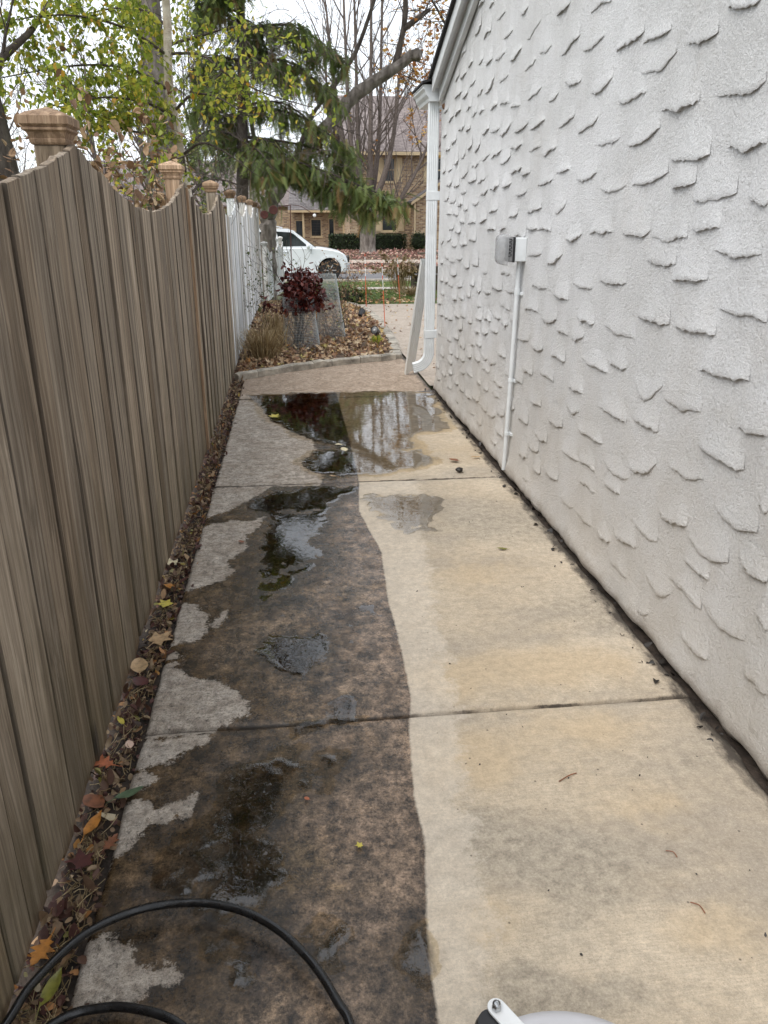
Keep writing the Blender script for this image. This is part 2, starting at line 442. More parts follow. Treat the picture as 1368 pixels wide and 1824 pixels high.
def m_stucco():
    t = NT('white_stucco')
    p = t.pos()
    sand = t.noise(150, 4, 0.75); sand2 = t.noise(62, 5, 0.7); wav = t.noise(9, 4, 0.6)
    z = t.n('SeparateXYZ', {0: p}).outputs[2]
    c = t.mix(t.mr(t.noise(1.3, 5, 0.6), 0.38, 0.64, 0, 1), (0.70, 0.70, 0.695), (0.80, 0.805, 0.812))
    streak = t.noise(7, 5, 0.6, t.map((1, 1.0, 0.12)))
    c = t.mix(t.mr(streak, 0.52, 0.74, 0, 0.2), c, (0.46, 0.455, 0.44))
    c = t.mix(t.mr(sand2, 0.55, 0.72, 0, 0.20), c, (0.46, 0.45, 0.43))
    c = t.mul(c, sand, 0.40, 0.58, 0.86, 1.06)
    # splash stains from the ground and old tan discolouring
    low = t.math('ADD', t.mr(z, 0.0, 1.15, 0.62, 0.0), t.math('MULTIPLY', t.math('SUBTRACT', t.noise(2.4, 5, 0.65), 0.5), 0.9))
    c = t.mix(t.mr(low, 0.05, 0.7, 0, 0.65), c, (0.60, 0.54, 0.46))
    vlow = t.math('ADD', t.mr(z, 0.0, 0.16, 1.0, 0.0), t.math('MULTIPLY', t.math('SUBTRACT', t.noise(8, 6, 0.7), 0.5), 0.9))
    c = t.mix(t.mr(vlow, 0.55, 1.05, 0, 0.75), c, (0.30, 0.235, 0.175))
    c = t.mix(t.mr(t.noise(3.3, 6, 0.7, t.map(loc=(5, 5, 5))), 0.6, 0.74, 0, 0.35), c, (0.47, 0.455, 0.44))
    h = t.math('ADD', t.math('MULTIPLY', sand, 0.8), t.math('ADD', sand2, t.math('MULTIPLY', wav, 0.8)))
    t.bs(Base_Color=c, Roughness=0.85, Normal=t.bump(h, 1.0, 0.011))
    return t.m
MAT['stucco'] = m_stucco()

def m_wood(name, dark, mid, lite, algae=True):
    t = NT(name)
    r = t.rnd()
    off = t.n('CombineXYZ', {0: t.math('MULTIPLY', r, 7.0), 1: t.math('MULTIPLY', r, 31.0), 2: t.math('MULTIPLY', r, 13.0)}).outputs[0]
    p = t.n('VectorMath', {0: t.pos(), 1: off}, operation='ADD').outputs[0]
    warp = t.n('VectorMath', {0: p, 1: t.n('VectorMath', {0: t.n('TexNoise', {'Vector': p, 'Scale': 1.6, 'Detail': 2.0}).outputs[1], 'Scale': 0.06}, operation='SCALE').outputs[0]}, operation='ADD').outputs[0]
    g1 = t.noise(55, 5, 0.65, t.map((1, 1, 0.025), warp)); g2 = t.noise(150, 4, 0.7, t.map((1, 1, 0.02), warp)); g3 = t.noise(6, 4, 0.6, t.map((1, 1, 0.22), p))
    c = t.ramp(g1, [(0.3, dark), (0.5, mid), (0.68, lite)])
    c = t.mix(t.mr(r, 0.1, 1, 0, 0.85), c, t.mix(1.0, c, (0.58, 0.50, 0.41), 'MULTIPLY'))
    c = t.mix(t.mr(t.math('FRACT', t.math('MULTIPLY', r, 7.31)), 0.55, 1.0, 0, 0.4), c, tuple(min(1, q * 1.25) for q in lite))
    c = t.mix(t.mr(g2, 0.55, 0.68, 0, 0.55), c, tuple(q * 0.45 for q in dark))
    c = t.mix(t.mr(g3, 0.54, 0.7, 0, 0.3), c, tuple(q * 0.75 for q in mid))
    if algae:
        z = t.n('SeparateXYZ', {0: t.pos()}).outputs[2]
        al = t.math('ADD', t.mr(z, 0.0, 1.1, 0.55, 0.0), t.math('MULTIPLY', t.math('SUBTRACT', t.noise(3, 5, 0.65), 0.5), 1.1))
        c = t.mix(t.mr(al, 0.15, 0.7, 0, 0.7), c, (0.135, 0.11, 0.055))
        ye = t.math('ADD', t.mr(z, 0.0, 0.10, 0.8, 0.0), t.math('MULTIPLY', t.math('SUBTRACT', t.noise(9, 4, 0.65), 0.5), 0.8))
        c = t.mix(t.mr(ye, 0.35, 0.8, 0, 0.7), c, (0.16, 0.085, 0.04))
    c = t.mul(c, g1, 0.32, 0.68, 0.78, 1.18)
    c = t.mul(c, t.noise(30, 6, 0.75, t.map((1, 1, 0.05), warp)), 0.38, 0.62, 0.86, 1.12)
    c = t.mul(c, t.math('FRACT', t.math('MULTIPLY', r, 13.7)), 0, 1, 0.74, 1.2)
    # dark cracks and knots
    kn = t.n('TexVoronoi', {'Vector': t.map((1, 5.0, 1.1), p), 'Scale': 1.0})
    c = t.mix(t.mr(kn.outputs['Distance'], 0.06, 0.11, 0.85, 0), c, tuple(q * 0.3 for q in dark))
    t.bs(Base_Color=c, Roughness=0.85, Normal=t.bump(t.math('ADD', g1, g2), 0.8, 0.006))
    return t.m
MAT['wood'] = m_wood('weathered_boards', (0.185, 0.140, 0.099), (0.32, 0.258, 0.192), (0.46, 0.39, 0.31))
MAT['board_edge'] = m_wood('dark_seam_board_edges', (0.09, 0.072, 0.055), (0.15, 0.12, 0.093), (0.21, 0.175, 0.138))  # weathered edge wood, darkened so the seam shade lies in its colour
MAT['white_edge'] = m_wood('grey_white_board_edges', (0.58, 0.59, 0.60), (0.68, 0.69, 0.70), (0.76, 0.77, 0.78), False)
MAT['wood_fresh'] = m_wood('tan_cedar', (0.30, 0.19, 0.115), (0.42, 0.285, 0.185), (0.53, 0.385, 0.265), False)
MAT['wood_dark'] = m_wood('grey_brown_timber', (0.10, 0.075, 0.055), (0.17, 0.135, 0.10), (0.26, 0.21, 0.165), False)
MAT['wood_white'] = m_wood('white_painted_boards', (0.70, 0.71, 0.71), (0.82, 0.83, 0.83), (0.87, 0.88, 0.88), False)

def m_bark(name, a, b, c_, sc_=14, zs=0.3, bump=0.9):
    t = NT(name)
    n1 = t.noise(sc_, 6, 0.7, t.map((1, 1, zs))); n2 = t.noise(sc_ * 4, 4, 0.7, t.map((1, 1, zs)))
    col = t.ramp(n1, [(0.33, a), (0.5, b), (0.68, c_)])
    col = t.mix(t.mr(n2, 0.5, 0.68, 0, 0.5), col, tuple(q * 0.5 for q in a))
    t.bs(Base_Color=col, Roughness=0.9, Normal=t.bump(t.math('ADD', n1, n2), bump, 0.02))
    return t.m
MAT['bark'] = m_bark('grey_bark', (0.07, 0.056, 0.045), (0.175, 0.15, 0.128), (0.34, 0.30, 0.265), 9, 0.35, 1.0)
MAT['bark_dark'] = m_bark('dark_bark', (0.03, 0.024, 0.02), (0.085, 0.068, 0.055), (0.17, 0.145, 0.12))
MAT['twig'] = m_bark('twig_bark', (0.08, 0.06, 0.05), (0.15, 0.12, 0.105), (0.24, 0.20, 0.175), 20, 1, 0.2)
MAT['twig_dark'] = m_bark('dark_twig_bark', (0.03, 0.023, 0.018), (0.07, 0.054, 0.042), (0.13, 0.105, 0.085), 20, 1, 0.2)
def m_birch():
    t = NT('birch_bark')
    n1 = t.noise(9, 5, 0.65); ln = t.noise(20, 4, 0.7, t.map((1, 1, 6)))
    c = t.ramp(n1, [(0.35, (0.42, 0.34, 0.26)), (0.55, (0.60, 0.53, 0.44)), (0.7, (0.70, 0.65, 0.57))])
    c = t.mix(t.mr(ln, 0.6, 0.68, 0, 0.85), c, (0.09, 0.07, 0.055))
    t.bs(Base_Color=c, Roughness=0.7, Normal=t.bump(ln, 0.3, 0.01))
    return t.m
MAT['birch'] = m_birch()

MAT['leaf_birch'] = m_leaf('birch_leaves', [(0.0, (0.13, 0.18, 0.028)), (0.4, (0.25, 0.32, 0.04)), (0.75, (0.44, 0.46, 0.07)), (0.93, (0.60, 0.50, 0.08)), (1, (0.60, 0.32, 0.04))], 0.45, 0.58, False)
MAT['leaf_dull'] = m_leaf('dull_green_leaves', [(0.0, (0.05, 0.085, 0.025)), (0.6, (0.11, 0.15, 0.045)), (0.9, (0.24, 0.24, 0.08)), (1, (0.4, 0.33, 0.13))], 0.45, 0.3)
MAT['needle'] = m_leaf('conifer_needles', [(0.0, (0.085, 0.13, 0.042)), (0.5, (0.175, 0.235, 0.065)), (0.78, (0.28, 0.335, 0.10)), (0.9, (0.25, 0.19, 0.065)), (1, (0.33, 0.19, 0.075))], 0.55, 0.35)
MAT['leaf_dry'] = m_leaf('dried_brown_leaves', [(0.0, (0.13, 0.07, 0.04)), (0.5, (0.28, 0.17, 0.09)), (0.85, (0.48, 0.33, 0.19)), (1, (0.62, 0.48, 0.33))], 0.7, 0.2)
MAT['leaf_red'] = m_leaf('dark_red_leaves', [(0.0, (0.045, 0.009, 0.008)), (0.5, (0.11, 0.018, 0.015)), (0.85, (0.19, 0.04, 0.028)), (1, (0.26, 0.085, 0.05))], 0.38, 0.18)
MAT['leaf_orange'] = m_leaf('orange_maple_leaves', [(0.0, (0.42, 0.16, 0.04)), (0.5, (0.55, 0.27, 0.08)), (1, (0.62, 0.42, 0.10))], 0.6, 0.4)
MAT['litter'] = m_leaf('fallen_leaves', [(0.0, (0.05, 0.035, 0.027)), (0.3, (0.11, 0.042, 0.033)), (0.52, (0.15, 0.085, 0.055)), (0.7, (0.27, 0.18, 0.105)), (0.86, (0.43, 0.32, 0.20)), (0.95, (0.45, 0.19, 0.05)), (0.975, (0.32, 0.31, 0.06)), (1, (0.60, 0.50, 0.37))], 0.65, 0.1)
MAT['litter_bed'] = m_leaf('bed_leaves', [(0.0, (0.12, 0.06, 0.04)), (0.3, (0.33, 0.18, 0.10)), (0.55, (0.52, 0.35, 0.20)), (0.8, (0.68, 0.54, 0.36)), (0.93, (0.58, 0.30, 0.10)), (1, (0.56, 0.52, 0.20))], 0.65, 0.15)
MAT['litter_pink'] = m_leaf('pink_tan_leaves', [(0.0, (0.26, 0.10, 0.085)), (0.5, (0.46, 0.24, 0.20)), (0.85, (0.60, 0.40, 0.33)), (1, (0.66, 0.54, 0.36))], 0.7, 0.1)
MAT['straw'] = m_leaf('straw', [(0.0, (0.20, 0.13, 0.06)), (0.5, (0.40, 0.29, 0.14)), (1, (0.58, 0.46, 0.27))], 0.6, 0.15)
MAT['grass'] = m_leaf('lawn_grass', [(0.0, (0.07, 0.13, 0.02)), (0.5, (0.13, 0.20, 0.035)), (0.9, (0.22, 0.28, 0.06)), (1, (0.38, 0.34, 0.12))], 0.6, 0.25)
MAT['hedge'] = m_leaf('hedge_leaves', [(0.0, (0.018, 0.032, 0.012)), (0.6, (0.035, 0.06, 0.018)), (1, (0.075, 0.115, 0.03))], 0.45, 0.15)
MAT['soil'] = m_plain('dark_soil', (0.055, 0.04, 0.03), 0.95, 0.35, 18, 0, 0.8, 60)
MAT['mulch'] = m_plain('brown_mulch', (0.13, 0.085, 0.055), 0.95, 0.35, 14, 0, 0.8, 50)
MAT['ground'] = m_plain('rough_ground', (0.11, 0.115, 0.05), 0.95, 0.3, 1.5, 0, 0.5, 30)
MAT['lawn'] = m_plain('lawn_ground', (0.105, 0.155, 0.035), 0.95, 0.25, 3.0, 0, 0.5, 40)
MAT['asphalt'] = m_plain('asphalt', (0.165, 0.16, 0.165), 0.9, 0.12, 2.0, 0, 0.3, 120)
MAT['kerb'] = m_plain('kerb_concrete', (0.50, 0.44, 0.38), 0.9, 0.2, 5, 0, 0.3, 90)
MAT['stone'] = m_plain('edging_stone', (0.42, 0.375, 0.31), 0.9, 0.3, 9, 0, 0.8, 50)
MAT['white_metal'] = m_plain('white_enamel', (0.74, 0.77, 0.785), 0.42, 0.06, 8)
MAT['white_trim'] = m_plain('pale_grey_trim', (0.68, 0.70, 0.71), 0.5, 0.08, 5)
MAT['worn_metal'] = None
MAT['shingle_black'] = m_plain('black_roof_edge', (0.022, 0.021, 0.022), 0.85, 0.3, 40, 0, 0.5, 90)
MAT['grey_plastic'] = m_plain('grey_plastic', (0.23, 0.23, 0.235), 0.35, 0.08, 20)
MAT['black_plastic'] = m_plain('black_plastic', (0.02, 0.02, 0.022), 0.4, 0.15, 20)
MAT['rubber'] = None
MAT['orange'] = m_plain('orange_fibreglass', (0.72, 0.12, 0.04), 0.45, 0.08, 20)
MAT['white_band'] = m_plain('white_reflective_band', (0.82, 0.82, 0.80), 0.4, 0.05, 20)
MAT['rust'] = m_plain('rusted_red_metal', (0.07, 0.018, 0.012), 0.8, 0.25, 30)
MAT['rust_brown'] = m_plain('brown_rust', (0.20, 0.10, 0.05), 0.8, 0.3, 30)
MAT['dark_metal'] = m_plain('dark_metal', (0.03, 0.028, 0.026), 0.5, 0.2, 30, 0.4)
MAT['wire'] = m_plain('galvanised_wire', (0.46, 0.49, 0.49), 0.5, 0.1, 20, 0.25)
MAT['steel'] = m_plain('zinc_steel', (0.55, 0.56, 0.57), 0.3, 0.06, 30, 1.0)
MAT['paint_grey'] = m_plain('pale_grey_paint', (0.60, 0.60, 0.63), 0.35, 0.04, 8)
MAT['bracket_white'] = m_plain('white_bracket_paint', (0.80, 0.82, 0.83), 0.3, 0.04, 8)
MAT['car_white'] = m_plain('white_car_paint', (0.76, 0.79, 0.82), 0.22, 0.02, 2)
MAT['tyre'] = m_plain('tyre_rubber', (0.018, 0.018, 0.019), 0.8, 0.2, 30)
MAT['cream'] = m_plain('cream_paint', (0.60, 0.47, 0.29), 0.6, 0.06, 4)
MAT['pane_dark'] = None
def m_glass_dark(name, col=(0.012, 0.016, 0.02), rough=0.06):
    t = NT(name); t.bs(Base_Color=t.mix(t.noise(2.0), col, tuple(q * 1.6 for q in col)), Roughness=rough)
    t.b.inputs['IOR'].default_value = 1.5
    return t.m
MAT['pane_dark'] = m_glass_dark('window_glass')
MAT['car_glass'] = m_glass_dark('car_glass', (0.010, 0.014, 0.013))
def m_rubber():
    t = NT('black_hose_rubber')
    n = t.noise(60, 4)
    t.bs(Base_Color=t.ramp(n, [(0.3, (0.006, 0.006, 0.0065)), (0.7, (0.014, 0.0145, 0.016))]), Roughness=t.mr(t.noise(25, 5), 0.38, 0.62, 0.14, 0.36), Normal=t.bump(n, 0.15, 0.002))
    return t.m
MAT['rubber'] = m_rubber()
def m_worn():
    t = NT('worn_white_enamel')
    n = t.noise(26, 6, 0.75, t.map((1, 1, 0.35)))
    c = t.mix(t.mr(n, 0.6, 0.70, 0, 0.7), (0.74, 0.755, 0.74), (0.36, 0.34, 0.31))
    t.bs(Base_Color=c, Roughness=0.55)
    return t.m
MAT['worn_metal'] = m_worn()
def m_brick(name):
    t = NT(name)
    p = t.pos(); s = t.n('SeparateXYZ', {0: p})
    v = t.n('CombineXYZ', {0: t.math('ADD', s.outputs[0], s.outputs[1]), 1: s.outputs[2], 2: 0.0}).outputs[0]
    b = t.n('TexBrick', {'Vector': v, 'Color1': (0, 0, 0, 1), 'Color2': (1, 1, 1, 1), 'Mortar': (0.5, 0.5, 0.5, 1), 'Scale': 1.0, 'Mortar Size': 0.010, 'Mortar Smooth': 0.1, 'Bias': 0.0, 'Brick Width': 0.215, 'Row Height': 0.08})
    c = t.ramp(b.outputs[0], [(0.0, (0.15, 0.082, 0.05)), (0.3, (0.30, 0.185, 0.105)), (0.6, (0.44, 0.30, 0.17)), (1.0, (0.56, 0.42, 0.27))])
    c = t.mix(t.mr(t.noise(5, 4), 0.4, 0.7, 0, 0.4), c, (0.38, 0.265, 0.165))
    c = t.mix(b.outputs[1], c, (0.43, 0.37, 0.29))
    t.bs(Base_Color=c, Roughness=0.9, Normal=t.bump(t.math('SUBTRACT', 1.0, b.outputs[1]), 0.6, 0.01))
    return t.m
MAT['brick'] = m_brick('mixed_tan_brick')
def m_roof(name, a, b_):
    t = NT(name)
    s = t.n('SeparateXYZ', {0: t.pos()})
    v = t.n('CombineXYZ', {0: s.outputs[0], 1: s.outputs[2], 2: 0.0}).outputs[0]
    b = t.n('TexBrick', {'Vector': v, 'Color1': (0, 0, 0, 1), 'Color2': (1, 1, 1, 1), 'Mortar': (0, 0, 0, 1), 'Scale': 1.0, 'Mortar Size': 0.012, 'Mortar Smooth': 0.3, 'Brick Width': 0.3, 'Row Height': 0.085})
    c = t.mix(b.outputs[0], a, b_)
    c = t.mix(t.mr(t.noise(1.2, 5), 0.4, 0.65, 0, 0.5), c, tuple(q * 0.8 for q in a))
    c = t.mix(t.math('MULTIPLY', b.outputs[1], 0.8), c, tuple(q * 0.45 for q in a))
    t.bs(Base_Color=c, Roughness=0.95, Normal=t.bump(t.math('SUBTRACT', 1.0, b.outputs[1]), 0.5, 0.01))
    return t.m
MAT['roof'] = m_roof('brown_grey_shingles', (0.20, 0.165, 0.158), (0.32, 0.27, 0.255))
MAT['roof2'] = m_roof('slate_grey_shingles', (0.15, 0.138, 0.14), (0.25, 0.23, 0.23))
def m_bubble():
    t = NT('smoked_clear_plastic')
    t.bs(Base_Color=t.ramp(t.noise(30), [(0.3, (0.34, 0.35, 0.36)), (0.7, (0.44, 0.45, 0.46))]), Roughness=0.12, Alpha=0.55)
    return t.m
MAT['bubble'] = m_bubble()

# traced layout, in metres: plaster lips on the wall (y,z triples), cleaning edge, dry and wet outlines on the slabs
LIPS = [(2.626,2.199,2.586,2.177,2.437,2.164),(2.879,2.15,2.835,2.129,2.667,2.131),(3.247,2.12,3.174,2.092,2.945,2.125),(3.512,2.236,3.373,2.221,3.243,2.256),(3.913,2.297,3.764,2.292,3.647,2.304),(4.239,2.326,4.086,2.348,3.974,2.388),(3.85,2.439,3.752,2.438,3.618,2.432),(4.339,2.528,4.239,2.522,4.143,2.546),(5.009,2.68,4.926,2.659,4.86,2.686),(4.848,2.503,4.704,2.536,4.596,2.584),(4.608,2.412,4.517,2.396,4.387,2.407),(4.883,2.359,4.766,2.369,4.65,2.391),(5.206,2.476,5.074,2.465,4.948,2.509),(5.579,2.544,5.438,2.529,5.321,2.544),(5.846,2.551,5.754,2.549,5.652,2.565),(3.768,2.108,3.661,2.095,3.516,2.142),(4.142,2.224,4.109,2.193,3.901,2.175),(3.434,2.031,3.403,2.018,3.162,2.038),(3.013,1.963,2.92,1.936,2.731,1.953),(2.619,1.963,2.569,1.935,2.349,1.953),(4.771,2.208,4.628,2.213,4.506,2.238),(5.436,2.391,5.304,2.392,5.201,2.406),(5.813,2.383,5.662,2.388,5.582,2.452),(6.078,2.405,5.976,2.396,5.885,2.426),(4.385,2.151,4.295,2.145,4.218,2.178),(5.647,2.255,5.55,2.266,5.467,2.274),(5.131,2.221,5.016,2.205,4.908,2.194),(5.399,2.269,5.274,2.253,5.17,2.244),(4.7,2.049,4.531,2.054,4.415,2.078),(5.035,2.076,4.868,2.06,4.728,2.098),(5.37,2.079,5.212,2.084,5.101,2.133),(5.639,2.127,5.489,2.113,5.375,2.127),(5.86,2.134,5.763,2.132,5.663,2.155),(4.193,2.008,4.095,2.01,3.951,2.051),(3.916,1.973,3.825,1.956,3.642,2.007),(3.636,1.888,3.504,1.877,3.37,1.897),(3.306,1.863,3.167,1.846,3.009,1.906),(2.895,1.789,2.774,1.766,2.611,1.776),(2.505,1.8,2.446,1.778,2.292,1.789),(5.09,1.991,4.965,1.975,4.807,1.986),(4.686,1.931,4.563,1.939,4.46,1.952),(4.448,1.904,4.36,1.897,4.192,1.936),(5.576,1.965,5.459,1.968,5.312,1.986),(5.337,1.919,5.225,1.904,5.08,1.944),(5.883,1.983,5.729,1.962,5.618,1.995),(6.079,2.04,5.988,2.04,5.917,2.091),(4.183,1.802,4.074,1.798,3.95,1.811),(3.864,1.759,3.701,1.747,3.593,1.782),(3.544,1.705,3.404,1.685,3.255,1.716),(3.211,1.71,3.049,1.704,2.899,1.745),(2.689,1.644,2.629,1.631,2.414,1.664),(2.345,1.659,2.28,1.616,2.24,1.62),(5.083,1.844,4.935,1.843,4.779,1.866),(4.818,1.837,4.702,1.816,4.629,1.833),(4.482,1.765,4.362,1.749,4.206,1.785),(5.946,1.819,5.832,1.825,5.708,1.855),(5.568,1.774,5.418,1.766,5.322,1.798),(5.263,1.779,5.143,1.766,5.017,1.792),(4.923,1.722,4.811,1.707,4.681,1.727),(5.851,1.748,5.717,1.74,5.617,1.775),(4.643,1.615,4.508,1.62,4.375,1.644),(4.161,1.628,4.076,1.606,3.982,1.666),(5.569,1.629,5.447,1.624,5.324,1.647),(5.055,1.6,4.952,1.589,4.838,1.617),(6.122,1.687,5.989,1.673,5.889,1.698),(5.847,1.551,5.746,1.552,5.623,1.588),(6.169,1.943,6.059,1.934,5.925,1.958),(6.232,2.283,6.145,2.281,6.061,2.313),(6.02,2.277,5.92,2.276,5.827,2.295),(5.38,2.625,5.251,2.615,5.158,2.631),(5.944,2.729,5.851,2.73,5.724,2.749),(6.185,2.787,6.106,2.799,6.028,2.835),(5.58,2.762,5.46,2.755,5.37,2.77),(5.821,2.88,5.75,2.879,5.678,2.89),(6.149,2.953,6.05,2.949,5.958,2.959),(6.269,2.487,6.213,2.493,6.148,2.518),(6.045,2.583,5.981,2.592,5.922,2.615),(3.943,1.491,3.819,1.48,3.717,1.527),(3.63,1.525,3.482,1.521,3.347,1.528),(3.27,1.545,3.126,1.511,2.986,1.54),(2.972,1.517,2.849,1.503,2.691,1.531),(2.506,1.492,2.407,1.471,2.228,1.484),(4.459,1.533,4.323,1.522,4.189,1.53),(4.584,1.375,4.444,1.387,4.313,1.403),(4.228,1.356,4.074,1.369,3.974,1.429),(3.454,1.324,3.297,1.318,3.155,1.337),(2.771,1.376,2.683,1.375,2.513,1.399),(2.414,1.304,2.297,1.304,2.144,1.298),(4.467,1.229,4.326,1.218,4.186,1.229),(3.784,1.286,3.651,1.272,3.526,1.287),(4.069,1.209,3.95,1.202,3.832,1.201),(3.023,1.227,2.925,1.207,2.74,1.228),(2.701,1.218,2.561,1.216,2.412,1.231),(3.351,1.141,3.21,1.123,3.003,1.129),(4.582,1.087,4.434,1.087,4.316,1.094),(4.25,1.062,4.102,1.058,3.987,1.088),(4.711,0.894,4.56,0.895,4.447,0.911),(4.403,0.902,4.285,0.881,4.182,0.906),(4.046,0.903,3.924,0.898,3.811,0.906),(3.75,1.035,3.659,1.028,3.576,1.069),(3.582,0.952,3.404,0.946,3.252,0.952),(2.979,0.984,2.8,0.931,2.73,1.016),(2.706,0.958,2.557,0.941,2.43,0.978),(2.483,1.1,2.335,1.103,2.182,1.129),(4.548,0.743,4.434,0.726,4.332,0.739),(4.2,0.77,4.067,0.766,3.961,0.772),(4.36,0.592,4.233,0.577,4.138,0.593),(3.744,0.705,3.613,0.674,3.547,0.708),(3.323,0.787,3.163,0.782,3.007,0.783),(4.017,0.562,3.853,0.545,3.766,0.573),(3.554,0.619,3.371,0.619,3.227,0.631),(2.203,0.974,2.127,0.974,2.043,0.981),(2.42,0.86,2.283,0.841,2.131,0.855),(4.592,0.429,4.453,0.423,4.36,0.44),(4.216,0.421,4.113,0.405,3.992,0.427),(3.747,0.455,3.618,0.454,3.499,0.465),(2.956,0.638,2.807,0.62,2.698,0.714),(3.187,0.558,3.027,0.536,2.917,0.572),(2.621,0.739,2.482,0.711,2.35,0.754),(4.006,0.283,3.871,0.26,3.764,0.283),(4.355,0.326,4.231,0.309,4.122,0.329),(4.495,0.206,4.405,0.213,4.332,0.228),(3.477,0.38,3.363,0.379,3.256,0.384),(4.424,0.099,4.333,0.095,4.236,0.11),(5.182,0.751,5.065,0.728,4.932,0.729),(5.4,0.658,5.271,0.622,5.164,0.669),(5.135,1.059,5.024,1.037,4.883,1.039),(5.342,0.969,5.224,0.954,5.098,0.962),(5.409,1.151,5.234,1.138,5.115,1.143),(5.175,1.248,5.069,1.246,4.919,1.252),(5.645,1.097,5.548,1.09,5.409,1.091),(5.601,1.508,5.482,1.512,5.358,1.517),(5.258,1.512,5.178,1.513,5.095,1.533),(5.223,0.528,5.095,0.525,4.969,0.533),(5.355,0.275,5.199,0.267,5.091,0.315),(5.065,0.329,4.981,0.331,4.889,0.359),(5.61,0.917,5.495,0.916,5.36,0.913),(4.765,0.435,4.706,0.439,4.661,0.455),(4.715,0.654,4.616,0.637,4.517,0.647),(5.67,1.225,5.617,1.214,5.534,1.233),(4.902,1.498,4.761,1.483,4.643,1.482),(2.641,0.537,2.566,0.52,2.412,0.565),(2.839,0.414,2.741,0.387,2.607,0.416),(3.205,0.234,3.119,0.209,3.02,0.246),(3.001,0.29,2.88,0.288,2.777,0.323),(2.389,0.532,2.266,0.494,2.129,0.552),(2.26,0.698,2.151,0.662,2.009,0.704),(2.082,0.596,2.003,0.559,1.92,0.577),(3.701,0.215,3.579,0.192,3.481,0.238),(3.365,0.092,3.236,0.079,3.146,0.114),(2.679,0.26,2.541,0.213,2.447,0.265),(2.487,0.326,2.359,0.313,2.239,0.316),(2.239,0.337,2.139,0.313,1.97,0.35),(2.346,0.168,2.242,0.145,2.15,0.163),(1.952,0.248,1.885,0.24,1.816,0.24),(2.778,0.058,2.669,0.064,2.591,0.118),(3.034,0.14,2.921,0.147,2.821,0.146),(1.939,0.468,1.908,0.447,1.874,0.428),(2.026,0.784,2.002,0.769,1.978,0.766),(1.9,0.101,1.827,0.085,1.764,0.072),(6.905,2.619,6.806,2.609,6.725,2.64),(6.671,2.593,6.549,2.596,6.452,2.616),(6.381,2.623,6.32,2.629,6.242,2.648),(6.336,2.492,6.234,2.493,6.138,2.514),(6.687,2.738,6.599,2.752,6.505,2.766),(7.147,2.347,7.013,2.347,6.906,2.381),(6.861,2.353,6.741,2.366,6.626,2.388),(6.883,2.486,6.737,2.488,6.609,2.499),(6.59,2.443,6.478,2.445,6.395,2.467),(6.415,2.335,6.331,2.348,6.238,2.363),(7.325,2.428,7.242,2.433,7.163,2.451),(6.694,2.229,6.577,2.236,6.474,2.247),(6.404,2.198,6.326,2.203,6.253,2.216),(7.355,2.244,7.27,2.246,7.187,2.254),(6.985,2.169,6.88,2.162,6.773,2.18),(7.224,2.131,7.14,2.127,7.031,2.121),(6.324,2.072,6.238,2.07,6.174,2.106),(6.803,1.999,6.727,1.992,6.659,2.022),(6.565,2.031,6.471,2.022,6.395,2.052),(7.104,1.964,7.005,1.958,6.911,1.969),(7.331,1.956,7.255,1.957,7.212,1.976),(6.548,1.878,6.402,1.887,6.288,1.916),(6.816,1.827,6.7,1.827,6.594,1.837),(7.143,1.853,7.014,1.843,6.91,1.863),(6.283,1.843,6.133,1.837,5.992,1.847),(7.221,1.726,7.107,1.728,7.017,1.756),(6.976,1.706,6.858,1.704,6.722,1.723),(6.546,1.781,6.448,1.76,6.316,1.778),(6.626,1.681,6.529,1.68,6.437,1.692),(7.119,1.624,6.995,1.615,6.871,1.62),(6.819,1.622,6.714,1.612,6.6,1.613),(6.406,1.651,6.322,1.641,6.248,1.647),(6.559,1.574,6.474,1.555,6.352,1.554),(6.23,1.547,6.101,1.548,5.958,1.562),(6.987,1.494,6.904,1.487,6.765,1.516),(6.729,1.487,6.615,1.471,6.481,1.483),(7.085,1.401,6.982,1.393,6.877,1.421),(7.348,1.371,7.269,1.37,7.183,1.398),(6.858,1.371,6.75,1.36,6.623,1.369),(6.506,1.406,6.382,1.381,6.226,1.399),(6.187,1.432,6.057,1.424,5.926,1.431),(7.152,1.264,7.033,1.248,6.94,1.263),(6.633,1.276,6.506,1.265,6.389,1.282),(6.919,1.238,6.782,1.232,6.654,1.244),(6.337,1.252,6.229,1.216,6.117,1.236),(6.05,1.276,5.919,1.247,5.82,1.257),(7.355,1.201,7.262,1.2,7.185,1.211)]
BND = [(0.351,7.67),(0.388,7.32),(0.393,5.586),(0.378,4.659),(0.335,4.154),(0.397,3.542),(0.37,3.075),(0.368,2.592),(0.362,2.288),(0.328,2.098),(0.295,1.782),(0.297,1.608),(0.263,1.36),(0.246,1.2),(0.242,1.106)]
PALE = [(0.967,7.599),(0.738,4.201),(0.606,3.414),(0.558,2.844),(0.522,2.414),(0.485,2.08),(0.447,1.813),(0.438,1.591),(0.403,1.41),(0.392,1.225),(0.388,1.089)]
